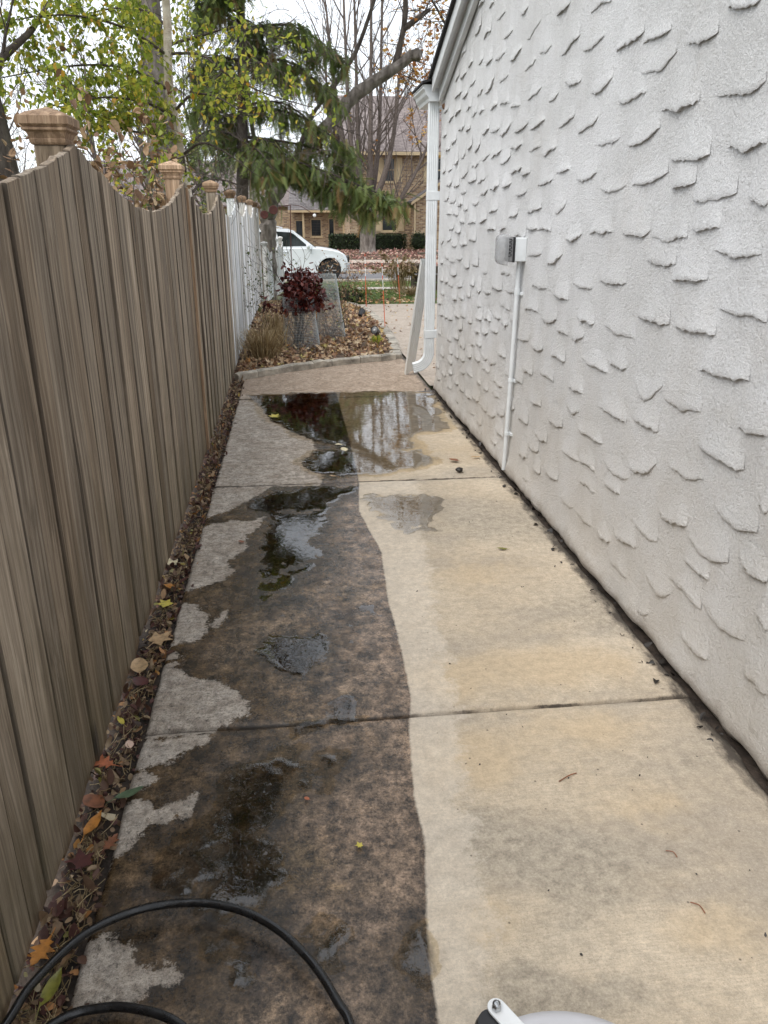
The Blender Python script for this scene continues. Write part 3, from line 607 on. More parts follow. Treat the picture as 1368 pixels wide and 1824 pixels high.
DRY = [[(-0.582,7.947),(-0.379,7.259),(-0.224,6.408),(-0.046,6.0),(0.114,5.697),(0.123,5.436),(0.0,5.09),(0.063,4.981),(0.166,4.811),(0.115,4.622),(-0.56,4.678)],[(-0.576,4.658),(-0.171,4.655),(-0.24,4.524),(-0.307,4.409),(-0.423,4.223),(-0.568,4.097)],[(-0.572,3.997),(-0.525,4.008),(-0.378,4.084),(-0.283,4.047),(-0.202,4.125),(-0.242,3.95),(-0.295,3.852),(-0.268,3.719),(-0.327,3.604),(-0.353,3.538),(-0.353,3.453),(-0.317,3.435),(-0.385,3.289),(-0.524,3.229),(-0.561,3.211)],[(-0.557,3.106),(-0.46,3.084),(-0.444,3.015),(-0.4,2.979),(-0.418,2.927),(-0.408,2.827),(-0.443,2.754),(-0.543,2.731)],[(-0.327,3.022),(-0.359,2.975),(-0.399,2.867),(-0.369,2.864),(-0.331,2.936)],[(-0.555,2.698),(-0.532,2.683),(-0.479,2.644),(-0.485,2.62),(-0.548,2.624)],[(-0.566,2.602),(-0.5,2.594),(-0.503,2.552),(-0.445,2.499),(-0.318,2.47),(-0.243,2.361),(-0.2,2.253),(-0.296,2.194),(-0.32,2.155),(-0.528,2.149),(-0.568,2.154)],[(-0.567,2.148),(-0.438,2.148),(-0.306,2.141),(-0.342,2.088),(-0.417,2.044),(-0.47,2.015),(-0.559,2.012)],[(-0.564,1.995),(-0.471,1.992),(-0.461,1.957),(-0.497,1.917),(-0.563,1.908)],[(-0.561,1.858),(-0.462,1.863),(-0.441,1.826),(-0.332,1.874),(-0.339,1.798),(-0.422,1.766),(-0.463,1.771),(-0.478,1.715),(-0.51,1.653),(-0.554,1.609)],[(-0.555,1.385),(-0.503,1.398),(-0.467,1.385),(-0.424,1.361),(-0.424,1.34),(-0.377,1.326),(-0.322,1.324),(-0.3,1.271),(-0.369,1.258),(-0.412,1.228),(-0.517,1.232),(-0.555,1.199)]]
FILM = [[(-0.47,7.394),(-0.041,7.473),(0.397,7.475),(0.947,7.438),(1.328,7.315),(1.222,6.222),(1.218,5.96),(0.913,5.769),(0.874,5.379),(0.628,5.234),(0.465,5.211),(0.429,5.257),(0.321,5.442),(0.123,5.696),(-0.046,6.0),(-0.224,6.408)],[(0.009,5.168),(0.114,5.393),(0.28,5.447),(0.484,5.423),(0.874,5.379),(1.011,5.107),(0.7,4.882),(0.465,4.812),(0.242,4.79),(0.098,4.866)],[(-0.35,4.356),(-0.189,4.508),(0.019,4.612),(0.372,4.593),(0.36,4.444),(0.211,4.262),(0.165,3.995),(0.064,3.764),(0.171,3.568),(0.134,3.403),(-0.003,3.293),(-0.056,3.125),(-0.129,2.973),(-0.226,3.01),(-0.285,3.207),(-0.275,3.516),(-0.201,3.795),(-0.177,4.035)],[(0.375,4.422),(0.74,4.421),(0.889,4.282),(0.726,3.766),(0.544,3.771),(0.446,3.98)],[(-0.212,2.702),(-0.057,2.772),(0.103,2.777),(0.114,2.58),(-0.017,2.457),(-0.142,2.51)],[(-0.216,1.991),(-0.113,2.02),(-0.025,2.023),(-0.018,1.891),(-0.094,1.851),(-0.106,1.614),(-0.11,1.469),(-0.129,1.405),(-0.317,1.427),(-0.313,1.563),(-0.315,1.72),(-0.305,1.852)],[(-0.06,2.014),(-0.016,2.009),(-0.027,1.868),(-0.057,1.883)],[(0.031,2.003),(0.09,2.01),(0.075,1.893),(0.039,1.86)],[(0.17,1.294),(0.247,1.362),(0.245,1.27),(0.239,1.161),(0.201,1.153),(0.161,1.224)],[(-0.29,1.416),(-0.169,1.394),(-0.114,1.327),(-0.176,1.29),(-0.282,1.346)],[(-0.037,1.318),(0.054,1.307),(0.051,1.264),(-0.012,1.271)]]
STAIN = [(0.587,1.515,0.206,0.226,0.9),(0.513,1.117,0.228,0.064,0.9),(0.447,1.191,0.075,0.083,0.7),(0.473,1.671,0.094,0.135,0.5),(1.311,2.807,0.408,0.234,0.7),(1.129,3.884,0.529,0.408,0.8),(0.814,1.433,0.158,0.149,0.4),(1.227,1.907,0.16,0.265,0.5),(1.21,3.093,0.31,0.179,0.3),(1.388,2.392,0.17,0.246,0.5),(2.164,4.815,0.344,0.258,0.4),(0.522,1.88,0.103,0.147,-0.9),(0.428,1.341,0.074,0.097,-1.0),(0.962,2.441,0.489,0.162,-0.8),(0.851,3.256,0.32,0.262,-0.6),(0.919,2.03,0.369,0.121,-0.6),(0.947,1.661,0.24,0.113,-0.5),(0.884,1.272,0.16,0.11,-0.6),(0.511,2.359,0.102,0.112,-0.8),(0.549,1.393,0.083,0.068,-0.3),(0.347,1.874,0.068,0.218,-0.3),(1.304,5.329,0.491,0.468,-0.3)]
# ------------------------------------------------------------------ the setting: ground, walkway, street
def sheet(name, x0, x1, y0, y1, dz, mat, nx=2, ny=40, kind='structure', thick=0.0, noise=0.0, parent=None):
    xs = np.linspace(x0, x1, nx); ys = np.linspace(y0, y1, ny)
    X, Y = np.meshgrid(xs, ys); Z = gz(Y) + dz
    if noise: Z = Z + noise * fbm(X, Y, 5.0, 4, 5)
    V = np.stack([X, Y, Z], -1).reshape(-1, 3)
    i = np.arange(ny - 1)[:, None] * nx + np.arange(nx - 1)[None]
    F = np.stack([i, i + 1, i + nx + 1, i + nx], -1).reshape(-1, 4)
    o = np_obj(name, V, F, mat, parent=parent, smooth=True)
    if parent is None: tag(o, kind=kind)
    return o
gx = [-600, -60, -20, -8, 8, 20, 60, 600]; gy = [-300, -40, -10, 0, 8, 12, 15, 18, 21, 24, 27, 30, 33, 35, 37, 39, 42, 46, 60, 90, 200, 900]
V = [(x, y, float(gz(y)) - 0.06) for y in gy for x in gx]
F = [(j * 8 + i, j * 8 + i + 1, j * 8 + 8 + i + 1, j * 8 + 8 + i) for j in range(len(gy) - 1) for i in range(7)]
tag(np_obj('ground', V, F, MAT['ground']), kind='structure')
sheet('soil_strip', -1.2, -0.50, -3, 9.6, -0.028, MAT['soil'], 24, 300, noise=0.012)
sheet('gap_soil', 1.25, 1.45, -3, 7.6, -0.035, MAT['soil'], 8, 200, noise=0.012)

# walkway slabs
LX, RX = -0.54, 1.338
JY = [-3.0, -0.36, 2.18, 4.68, 7.22, 9.75]
path = empty('walkway', (0.4, 2.0, 0), kind='structure')
def bnd_x(y, B):
    a = np.array(sorted(B, key=lambda q: q[1])); return np.interp(y, a[:, 1], a[:, 0])
def slab_fields(X, Y):
    e = fbm(X, Y, 9, 4, 1) * 0.02
    dirt = bnd_x(Y, BND) - X + fbm(X, Y, 6, 3, 2) * 0.005
    yy = 7.36 + 0.05 * np.sin(X * 3)                    # beyond the puddle nothing has been cleaned
    dirt = np.maximum(dirt, Y - yy)
    pale = np.maximum(bnd_x(Y, PALE) - X, -0.4) + fbm(X, Y, 5, 4, 3) * 0.07
    pale = np.where(Y > 4.68, -0.4, pale)
    dry = np.full(X.shape, -0.4)
    for P in DRY: dry = np.maximum(dry, sdf(X + e * 1.2, Y + e * 1.6, P))
    dry = np.maximum(dry, np.minimum(Y - 7.42, 0.4) + 0.02 + e * 5)
    film = np.full(X.shape, -0.4)
    for P in FILM: film = np.maximum(film, sdf(X + e, Y + e, P))
    jd = np.min(np.abs(Y[..., None] - np.array(JY)), -1)
    jw = np.where(Y > 3.5, 0.034, 0.014)
    grime = np.maximum(ss(0.14, 0.0, RX - X), 1.1 * ss(1.0, 0.25, jd / jw)) + 0.35 * ss(0.05, 0, X - LX)
    stain = np.zeros(X.shape)
    for sx, sy, rx, ry, am in STAIN: stain = stain + am * np.exp(-((X + e * 3 - sx) / rx) ** 2 - ((Y + e * 3 - sy) / ry) ** 2)
    return dict(stain=stain, dirt=dirt, pale=pale, dry=dry, film=film, grime=grime)
for k in range(len(JY) - 1):
    y0, y1 = JY[k] + 0.006, JY[k + 1] - 0.006
    st = 0.03 if k == 0 else (0.011 if k < 4 else 0.016)
    nx = int((RX - LX) / (0.03 if k == 0 else 0.011)) + 1; ny = int((y1 - y0) / st) + 1
    xs = np.linspace(LX, RX, nx); ys = np.linspace(y0, y1, ny)
    X, Y = np.meshgrid(xs, ys)
    X = X + fbm(Y, Y * 0 + k, 4, 4, 8) * 0.008 * ss(0.05, 0.0, X - LX) + fbm(Y, Y * 0 + k, 6, 4, 9) * 0.02 * ss(0.05, 0.0, RX - X)
    Y = Y + (fbm(X, X * 0 + JY[k], 3, 4, 4) * 0.012) * ss(0.05, 0, Y - y0) + (fbm(X, X * 0 + JY[k + 1], 3, 4, 4) * 0.012) * ss(0.05, 0, y1 - Y)
    de = np.minimum(np.minimum(X - LX, RX - X), np.minimum(Y - y0, y1 - Y))
    Z = 0.0025 * fbm(X, Y, 2.2, 3, 6) + 0.0011 * fbm(X, Y, 22, 3, 7) - 0.009 * (1 - ss(0.0, 0.014, de)) + 0.002 * ((k * 7) % 3 - 1)
    A = {n: a.ravel() for n, a in slab_fields(X, Y).items()}
    n = nx * ny
    i = np.arange(ny - 1)[:, None] * nx + np.arange(nx - 1)[None]
    F = np.stack([i, i + 1, i + nx + 1, i + nx], -1).reshape(-1, 4)
    V = np.stack([X, Y, Z], -1).reshape(-1, 3)
    per = np.concatenate([np.arange(nx), np.arange(1, ny) * nx + nx - 1, (ny - 1) * nx + np.arange(nx - 2, -1, -1), np.arange(ny - 2, 0, -1) * nx])
    low = V[per].copy(); low[:, 2] = -0.10
    V = np.concatenate([V, low]); m = len(per)
    q = np.arange(m); q2 = (q + 1) % m
    SF = np.stack([per[q], n + q, n + q2, per[q2]], -1)
    A = {kk: np.concatenate([a, a[per]]) for kk, a in A.items()}
    np_obj('slab', V, np.concatenate([F, SF]), MAT['concrete'], parent=path, smooth=True, attrs=A)

# standing water: one thin real sheet, its shore is where it meets the slab
xs = np.arange(-0.52, 1.33, 0.0125); ys = np.arange(1.05, 7.6, 0.0125)
X, Y = np.meshgrid(xs, ys)
fld = slab_fields(X, Y)['film']
sf = slab_fields(X, Y)
spot = (fbm(X, Y, 4.2, 4, 15) - 0.33) * 0.35 - 0.05 * ss(0.25, 0.0, sf['dirt']) - np.maximum(0, sf['dry'] + 0.06) * 3
fld = np.maximum(fld, np.where(Y < 4.66, np.minimum(spot, sf['dirt']), -0.4))
fine_n = fbm(X, Y, 7, 5, 11) * 0.075 + fbm(X, Y, 26, 4, 12) * 0.05 - 0.012
up = (Y > 4.7)
h = fld + fine_n + np.where(up, 0.012, 0.0)
Zw = np.clip(h * 0.05, -0.006, 0.0030) + 0.0008
Zw = np.minimum(Zw, 0.003)
keep = h > -0.06
ny, nx = X.shape
idx = np.arange(nx * ny).reshape(ny, nx)
ok = keep[:-1, :-1] & keep[1:, :-1] & keep[:-1, 1:] & keep[1:, 1:]
F = np.stack([idx[:-1, :-1][ok], idx[:-1, 1:][ok], idx[1:, 1:][ok], idx[1:, :-1][ok]], -1)
used = np.unique(F); remap = -np.ones(nx * ny, int); remap[used] = np.arange(len(used))
V = np.stack([X, Y, Zw], -1).reshape(-1, 3)[used]
rip = np.where(Y > 4.75, 0.10, np.where(Y > 3.2, 0.25, 0.45)).ravel()[used]
dep = ss(0.0, 0.12, h).ravel()[used] * np.where(X.ravel()[used] < bnd_x(Y.ravel()[used], BND), 1.0, 0.25)
water = np_obj('puddle', V, remap[F], MAT['water'], smooth=True, attrs={'ripple': rip, 'depth': dep, 'edge': ss(-0.005, 0.06, h).ravel()[used]})
tag(water, kind='structure')

# driveway and street
xs_drive = sheet('driveway', 1.345, 7.5, 7.62, 16.6, 0.004, MAT['concrete2'], 40, 60, noise=0.004)
sheet('lawn', -0.2, 14, 16.62, 27.9, -0.02, MAT['lawn'], 60, 60, noise=0.02)
sheet('pavement', -12, 16, 23.9, 25.0, 0.004, MAT['kerb'], 40, 6)
sheet('road', -60, 60, 28.1, 33.2, -0.035, MAT['asphalt'], 30, 20)
for nm, ya in (('kerb', 27.9), ('far_kerb', 33.2)):
    kb = empty(nm, (0, ya, -0.45), kind='structure')
    me = None
    for i in range(12):
        b = MB().box(-14 + i * 2.5 + .006, -11.5 + i * 2.5 - .006, ya, ya + 0.2, -0.62, -0.40 + 0.012)
        b.build('kerb_stone', MAT['kerb'], kb, bevel=0.02)
sheet('far_lawn', -40, 40, 33.4, 60, 0.0, MAT['mulch'], 80, 90, noise=0.03)
sheet('far_pavement', -40, 40, 36.3, 37.5, 0.025, MAT['concrete2'], 20, 8)

# ------------------------------------------------------------------ white stucco house on the right
XW = 1.37; YC = 7.45
house = empty('stucco_house', (XW, YC, 0), 'white stucco house with raised shingle-like plaster lips and a black-edged roof', 'house')
def roof_z(y): return 2.60 + 0.36 * (7.45 - y) if y > 1.5 else 2.60 + 0.36 * (7.45 - 1.5) - 0.36 * (1.5 - y)
ys = np.concatenate([np.linspace(-5.5, 1.2, 60), np.linspace(1.25, YC, 160)]); vs = np.concatenate([np.linspace(0, 0.06, 12)[:-1], np.linspace(0.06, 1, 80)])
Yg, Vg = np.meshgrid(ys, vs)
zt = np.array([roof_z(y) - 0.02 for y in ys])
Zg = -0.08 + Vg * (zt[None] + 0.08)
Xg = XW + 0.005 * fbm(Yg, Zg, 1.5, 3, 20) + 0.0025 * fbm(Yg, Zg, 9, 3, 21)
fl = ss(0.16, 0.0, Zg + 0.03 * fbm(Yg, Zg, 6, 3, 22)) * ss(-0.07, 0.005, Zg - 0.008 - 0.02 * fbm(Yg, Yg * 0, 5, 4, 23))
Xg = Xg - 0.022 * fl * (0.7 + 0.9 * fbm(Yg, Zg, 8, 4, 24)) + 0.05 * ss(0.012, -0.03, Zg - 0.015 * fbm(Yg, Yg * 0, 7, 4, 23))
nx = len(ys); ny = len(vs)
i = np.arange(ny - 1)[:, None] * nx + np.arange(nx - 1)[None]
F = np.stack([i, i + nx, i + nx + 1, i + 1], -1).reshape(-1, 4)
wall = np_obj('wall', np.stack([Xg, Yg, Zg], -1).reshape(-1, 3), F, MAT['stucco'], parent=house, smooth=True)
b = MB()
b.box(XW + 0.10, 9.0, YC - 0.2, YC, -0.08, 2.62)      # front wall, round the corner
b.add([(XW, YC, -.08), (XW + .1, YC, -.08), (XW + .1, YC, 2.58), (XW, YC, 2.58)], [(0, 1, 2, 3)])
b.box(XW + 0.10, 9.0, -5.5, -5.3, -0.08, 2.2)
b.build('front_wall', MAT['stucco'], house)

# the raised lips of plaster
def lip(P, r, far=False):
    (ya, za, ym, zm, yb, zb) = P
    w = abs(ya - yb); N = 18 if w > 0.12 and ya < 5 else 12
    t = np.linspace(0, 1, N)
    # curve through the three traced points
    tm = np.clip((ya - ym) / (ya - yb + 1e-9), 0.25, 0.75)
    la = (t - tm) * (t - 1) / (tm * 1.0); lm = t * (t - 1) / (tm * (tm - 1)); lb = t * (t - tm) / (1 - tm)
    yy = ya + (yb - ya) * t; zz = za * la + zm * lm + zb * lb
    zz = zz.mean() + 0.75 * (zz - zz.mean())
    zz = zz + r.normal(0, 0.0026, N) + 0.006 * np.sin(t * r.uniform(5, 14) + r.uniform(0, 6)) * r.uniform(0, 1)
    Pm = r.uniform(0.004, 0.0125) * (0.75 if w < 0.1 else 1.0)
    env = np.minimum(1, np.minimum(t / r.uniform(0.1, 0.5), (1 - t) / r.uniform(0.06, 0.3))) ** 0.8
    env = env * (1 + r.normal(0, 0.09, N))
    dome = np.sin(np.pi * np.clip(t, 0, 1)) ** r.uniform(0.45, 0.9)
    hgt = r.uniform(0.08, 0.15) * (0.6 + 0.4 * dome)
    rows = []
    S = [0, 0.04, 0.16, 0.36, 0.62, 1.0]
    for s in S:
        k_ = min(1.0, s * 3.2)
        pr_ = Pm * (env * (1 - k_) + dome * env * k_) * ((1 - s) ** 1.6) - 0.004 * s - 0.002 * (1 - env)
        if s == 0: pr_ = pr_ - 0.003 * env
        rows.append(np.stack([XW - 0.004 - pr_, yy + 0.10 * s * (np.mean(yy) - yy), zz + hgt * s], -1))
    under = np.stack([np.full(N, XW + 0.012), yy, zz + 0.004 + 0.004 * env], -1)
    R_ = len(S)
    V = np.concatenate([under, rows[0]] + rows)
    F = [(a, a + 1, N + a + 1, N + a) for a in range(N - 1)]
    for j in range(R_ - 1):
        k = 2 * N + j * N
        F += [(k + a, k + a + 1, k + N + a + 1, k + N + a) for a in range(N - 1)]
    return V, np.array(F)
lr = np.random.default_rng(11)
lips = list(LIPS)
occ = [((p[0] + p[4]) / 2, (p[1] + p[5]) / 2) for p in lips]
def try_fill(y0, y1, z0, z1, tries, limit):
    c = 0
    for _ in range(tries):
        y = lr.uniform(y0, y1); z = lr.uniform(z0, z1)
        if z > roof_z(y) - 0.2: continue
        if all(abs(y - a) > 0.2 or abs(z - q) > 0.085 for a, q in occ):
            w = lr.uniform(0.15, 0.26); d = lr.uniform(0.004, 0.018); sl = lr.uniform(-0.006, 0.006)
            lips.append((y + w / 2, z - sl, y + lr.uniform(-.03, .03), z - d, y - w / 2, z + sl)); occ.append((y, z)); c += 1
            if c >= limit: break
try_fill(4.9, 7.35, 0.10, 1.15, 2500, 60)
try_fill(1.9, 6.8, 0.2, 2.3, 900, 26)
try_fill(0.6, 1.75, 0.2, 2.6, 400, 22)
for P in lips[:298]:
    V, F = lip(P, lr)
    o = np_obj('plaster_lip', V, F, MAT['stucco'], parent=wall, smooth=True)

# roof: rake, fascia, shingle edge, gutter return, downspout
def rake(b, x0, x1, off0, off1, ya=7.36, yb=1.5):
    b.loft([[(x0, y, roof_z(y) + off0), (x1, y, roof_z(y) + off0), (x1, y, roof_z(y) + off1), (x0, y, roof_z(y) + off1)] for y in (ya, yb, -5.6)])
roof = MB(); rake(roof, 1.235, 9.2, 0.075, 0.105, 7.62); roof = roof.build('roof', MAT['shingle_black'], house)
b = MB(); rake(b, 1.262, 1.285, -0.035, 0.073); b.build('fascia', MAT['white_trim'], roof)
b = MB(); rake(b, 1.2855, 1.372, -0.005, 0.025); b.build('soffit', MAT['white_trim'], roof)
b = MB(); rake(b, 1.325, 1.36, -0.105, -0.007); b.build('frieze_board', MAT['white_trim'], roof)
# shingle tabs over the gutter
b = MB(); b.loft([[(1.18, 7.34, 2.665), (1.48, 7.34, 2.735), (1.48, 7.34, 2.75), (1.18, 7.34, 2.682)], [(1.18, 8.0, 2.665), (1.48, 8.0, 2.735), (1.48, 8.0, 2.75), (1.18, 8.0, 2.682)]])
b.build('shingle_edge', MAT['shingle_black'], roof)
gut = MB()
prof = [(1.20, 2.652), (1.195, 2.632), (1.215, 2.612), (1.222, 2.585), (1.245, 2.56), (1.252, 2.535), (1.40, 2.535), (1.40, 2.652)]
gut.loft([[(x, 7.40, z) for x, z in prof], [(x, 7.98, z) for x, z in prof]])
g = gut.build('gutter', MAT['white_metal'], house)
b = MB(); b.box(1.192, 1.404, 7.392, 7.3995, 2.652, 2.66); b.box(1.192, 1.198, 7.392, 7.985, 2.6525, 2.66); b.build('gutter_lip', MAT['white_metal'], g)
b = MB(); b.box(1.40, 9.0, 7.86, 7.98, 2.535, 2.652); b.build('front_gutter', MAT['white_metal'], g)
# downspout with flutes and elbow
def fluted(cx, cy, wx, wy, ribs=5):
    pts = []
    def side(ax, ay, bx, by, nx_, ny_):
        for k in range(ribs * 4):
            t = k / (ribs * 4); o = 0.0025 * (1 if (k % 4) in (1, 2) else 0)
            pts.append((ax + (bx - ax) * t + nx_ * o, ay + (by - ay) * t + ny_ * o))
    x0, x1, y0, y1 = cx - wx / 2, cx + wx / 2, cy - wy / 2, cy + wy / 2
    side(x0, y0, x1, y0, 0, -1); side(x1, y0, x1, y1, 1, 0); side(x1, y1, x0, y1, 0, 1); side(x0, y1, x0, y0, -1, 0)
    return pts
ring = fluted(0, 0, 0.088, 0.066)
ds = MB()
DC = (1.306, 7.50)
rows = [[(DC[0] + x, DC[1] + y, z) for x, y in ring] for z in (2.535, 0.36)]
ds.loft(rows)
d = ds.build('downspout', MAT['white_metal'], house)
el = MB(); rows = []
for k in range(26):
    t = k / 25; a = t * R(76)
    rr = 0.145; cx = DC[0] - rr + rr * math.cos(a); cz = 0.36 - rr * math.sin(a)
    if k > 22: cx -= (k - 22) * 0.014 * math.sin(R(76)); cz -= (k - 22) * 0.014 * math.cos(R(76))
    w = 1 + 0.035 * (k % 2)
    rows.append([(cx + x * w * math.cos(a), DC[1] + y * w, cz - x * w * -math.sin(a) * -1) for x, y in ring])
el.loft(rows, True, False); el.build('elbow', MAT['white_metal'], d)
for z in (0.50, 1.74):
    b = MB(); b.box(DC[0] - 0.05, DC[0] + 0.075, DC[1] - 0.040, DC[1] + 0.03, z, z + 0.075); b.build('strap', MAT['white_metal'], d, bevel=0.003)
b = MB(); b.lathe((1.372, 7.33, 2.49), [(0.004, -0.03), (0.02, -0.02), (0.026, 0.0), (0.018, 0.016), (0.004, 0.022)], 10); b.build('rusty_bracket', MAT['rust_brown'], house, smooth=True)

# loose length of downspout leaning at the corner
lt = Vector((1.292, 7.70, 1.205)); lb_ = Vector((1.225, 8.27, 0.0))
ax = (lt - lb_).normalized(); ux = Vector((1, 0, 0)); ux = (ux - ax * ux.dot(ax)).normalized(); vy = ax.cross(ux)
pd = MB(); rows = []
for s in np.linspace(0, (lt - lb_).length, 8):
    c = lb_ + ax * s
    rows.append([c + ux * x * 0.98 + vy * y * 0.98 for x, y in ring])
for q in range(len(rows[0])):      # cut at a slant at the foot
    x = ring[q][0]; rows[0][q] = rows[0][q] + ax * max(0.0, (x + 0.044) * 1.1)
pd.loft(rows, False, False)
# inner skin, so that it is a hollow pipe
rows2 = [[Vector(p) + ((lb_ + ax * ((Vector(p) - lb_).dot(ax))) - Vector(p)) * 0.05 for p in rw] for rw in rows]
pd.loft([list(rw) for rw in rows2], False, False)
tag(pd.build('loose_downspout', MAT['worn_metal'], origin=tuple(lb_)), 'loose scuffed white downspout length leaning against the house corner', 'pipe')

# outdoor socket with bubble cover and conduit
sock = empty('outdoor_socket', (XW, 4.66, 0), 'outdoor socket box with smoked bubble cover on a white conduit', 'socket')
b = MB(); b.box(1.302, 1.372, 4.615, 4.695, 1.345, 1.478); b.build('box', MAT['white_metal'], sock, bevel=0.006)
b = MB(); b.box(1.292, 1.301, 4.612, 4.70, 1.342, 1.482); b.build('gasket', MAT['black_plastic'], sock)
b = MB(); b.box(1.262, 1.2915, 4.615, 4.70, 1.345, 1.480); fp = b.build('cover_base', MAT['grey_plastic'], sock, bevel=0.006)
b = MB()
for k in range(5):
    z = 1.375 + k * 0.020
    b.tube([(1.2625, 4.6145, z), (1.277, 4.6125, z + 0.003), (1.281, 4.6125, z + 0.009), (1.277, 4.6125, z + 0.014), (1.2625, 4.6145, z + 0.016)], 0.0022, 5)
b.build('grille', MAT['black_plastic'], fp)
b = MB(); rows = []
for k in range(9):
    t = k / 8; s = 1 - 0.75 * t ** 4; x = 1.272 - 0.085 * t ** 0.8 if k else 1.272
    x = 1.262 - 0.062 * math.sin(t * math.pi / 2)
    s = math.cos(t * math.pi / 2 * 0.86) ** 0.45
    rows.append([(x, 4.657 + q[0] * 0.050 * s, 1.412 + q[1] * 0.088 * s) for q in [(-1, -.86), (-.86, -1), (.86, -1), (1, -.86), (1, .86), (.86, 1), (-.86, 1), (-1, .86)]])
b.loft(rows, False, True); b.build('bubble_cover', MAT['bubble'], sock, smooth=True, sharp=0)
b = MB(); b.tube([(1.345, 4.668, 1.345), (1.345, 4.685, 0.9), (1.344, 4.705, 0.5), (1.343, 4.735, 0.03)], 0.0135, 12)
b.build('conduit', MAT['white_metal'], sock, smooth=True)
for z, y in ((1.15, 4.676), (0.62, 4.700), (0.27, 4.717)):
    b = MB(); b.tube([(1.345, y, z), (1.345, y, z + 0.022)], 0.017, 12); b.box(1.358, 1.372, y - 0.045, y + 0.03, z + 0.003, z + 0.019); b.build('clamp', MAT['white_metal'], sock, smooth=True)
b = MB(); b.tube([(1.345, 4.673, 1.19), (1.345, 4.675, 1.155)], 0.0165, 12); b.build('coupling', MAT['white_metal'], sock, smooth=True)

# ------------------------------------------------------------------ fences
XF = -0.655
def scallop(y, posts, peak, dip):
    for a, q in zip(posts[:-1], posts[1:]):
        if a <= y <= q:
            t = (y - a) / (q - a); s = abs(2 * t - 1)
            return dip + (peak - dip) * s ** 1.9
    return peak
def cap_mesh(mb, cx, cy, z, w, M=1.0):
    h = w / 2
    prof = [(h * 1.08, 0), (h * 1.16, .006), (h * 1.2, .014), (h * 1.14, .018), (h * 1.3, .034), (h * 1.5, .040), (h * 1.5, .046), (h * 1.42, .048), (h * 1.62, .056), (h * 1.62, .078), (h * 1.2, .090), (h * 0.08, .108)]
    rings = [[(cx + sx * r, cy + sy * r, z + zz * M) for sx, sy in ((-1, -1), (1, -1), (1, 1), (-1, 1))] for r, zz in prof]
    mb.loft(rings)
def fence(name, label, posts, y0, y1, peak, dip, bw, mat, mat_post, mat_cap, pz, xf=None, post_w=0.09, thick=0.02, seed=1, fresh=()):
    r = np.random.default_rng(seed); xf = xf or (lambda y: XF)
    root = empty(name, (xf((y0 + y1) / 2), (y0 + y1) / 2, 0), label, 'fence')
    n = int(round((y1 - y0) / bw)); bw = (y1 - y0) / n
    for k in range(n):
        a = y0 + k * bw + 0.0015; q = y0 + (k + 1) * bw - 0.0015
        x = xf((a + q) / 2) + (0.0025 if k % 2 else -0.0025) + r.normal(0, 0.002); lean = r.normal(0, 0.0018); dq = r.normal(0, 0.0015)
        zb = float(gz((a + q) / 2)) + 0.018 + r.uniform(-0.012, 0.012)
        ts = np.linspace(a, q, 5)
        tops = [scallop(y, posts, peak, dip) + r.normal(0, 0.002) for y in ts]
        poly = [(ts[0], zb), (ts[-1], zb)] + [(y, z) for y, z in zip(ts[::-1], tops[::-1])]
        b = MB()
        rings = []
        e = 0.005
        cy = (a + q) / 2
        def ringx(xx, inset):
            out = []
            for (y, z) in poly:
                yi = y + (inset if y < cy - 1e-6 else (-inset if y > cy + 1e-6 else 0)) * (1 if abs(y - cy) > (q - a) * 0.4 else 0)
                out.append((xx + dq * (y - cy) / (q - a) * 2 + lean * z, yi, z - (inset * 0.5 if z > 0.5 else 0)))
            return out
        b.loft([ringx(x, 0.0040), ringx(x - 0.0045, 0), ringx(x - thick, 0)])
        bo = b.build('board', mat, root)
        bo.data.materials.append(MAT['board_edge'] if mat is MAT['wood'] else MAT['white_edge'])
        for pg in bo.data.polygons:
            if abs(pg.normal.y) > 0.5 and abs(pg.normal.z) < 0.5: pg.material_index = 1  # side faces take the darker colour that paints shaded seams between boards
    for z in (dip * 0.2, dip * 0.56, dip - 0.13):
        b = MB(); b.loft([[(xf(y) - thick - 0.042, y, z), (xf(y) - thick - 0.004, y, z), (xf(y) - thick - 0.004, y, z + 0.085), (xf(y) - thick - 0.042, y, z + 0.085)] for y in (y0, (y0 + y1) / 2, y1)])
        b.build('rail', mat_post, root)
    for k, y in enumerate(posts):
        if not (y0 - 0.3 < y < y1 + 0.3): continue
        xc = xf(y) - thick - 0.006 - post_w / 2
        if pz > 1.5 and abs(y - 2.76) < 0.01: pz_ = pz - 0.022
        else: pz_ = pz
        b = MB(); b.box(xc - post_w / 2, xc + post_w / 2, y - post_w / 2, y + post_w / 2, float(gz(y)) - 0.05, pz_)
        mp = fresh[k] if k < len(fresh) and fresh[k] is not None else mat_post
        p = b.build('post', mp, root, bevel=0.004)
        b = MB(); cap_mesh(b, xc, y, pz_ + 0.0005, post_w); b.build('post_cap', mat_cap, p)
    return root
PB = [-2.75, -0.02, 2.76, 5.45, 8.05, 10.6]
fence('brown_fence', 'weathered brown board fence with scalloped top and tan post caps', PB, -2.6, 8.78, 1.80, 1.615, 0.125, MAT['wood'], MAT['wood'], MAT['wood_fresh'], 1.815, seed=4, fresh=[None, None, None, MAT['wood_fresh'], None])
b = MB(); b.box(XF + 0.001, XF + 0.018, 5.44, 5.472, 0.03, 1.765); b.build('batten', MAT['wood_fresh'], bpy.data.objects['brown_fence'])
PW = [8.05, 10.6, 13.2, 15.75, 18.0]
fence('white_fence', 'tall white painted scalloped fence with brown caps beyond the brown fence', PW, 8.80, 18.1, 1.79, 1.60, 0.14, MAT['wood_white'], MAT['wood_white'], MAT['wood_fresh'], 1.82, seed=5)
lowx = lambda y: -0.52 + (y - 18.4) * 0.055
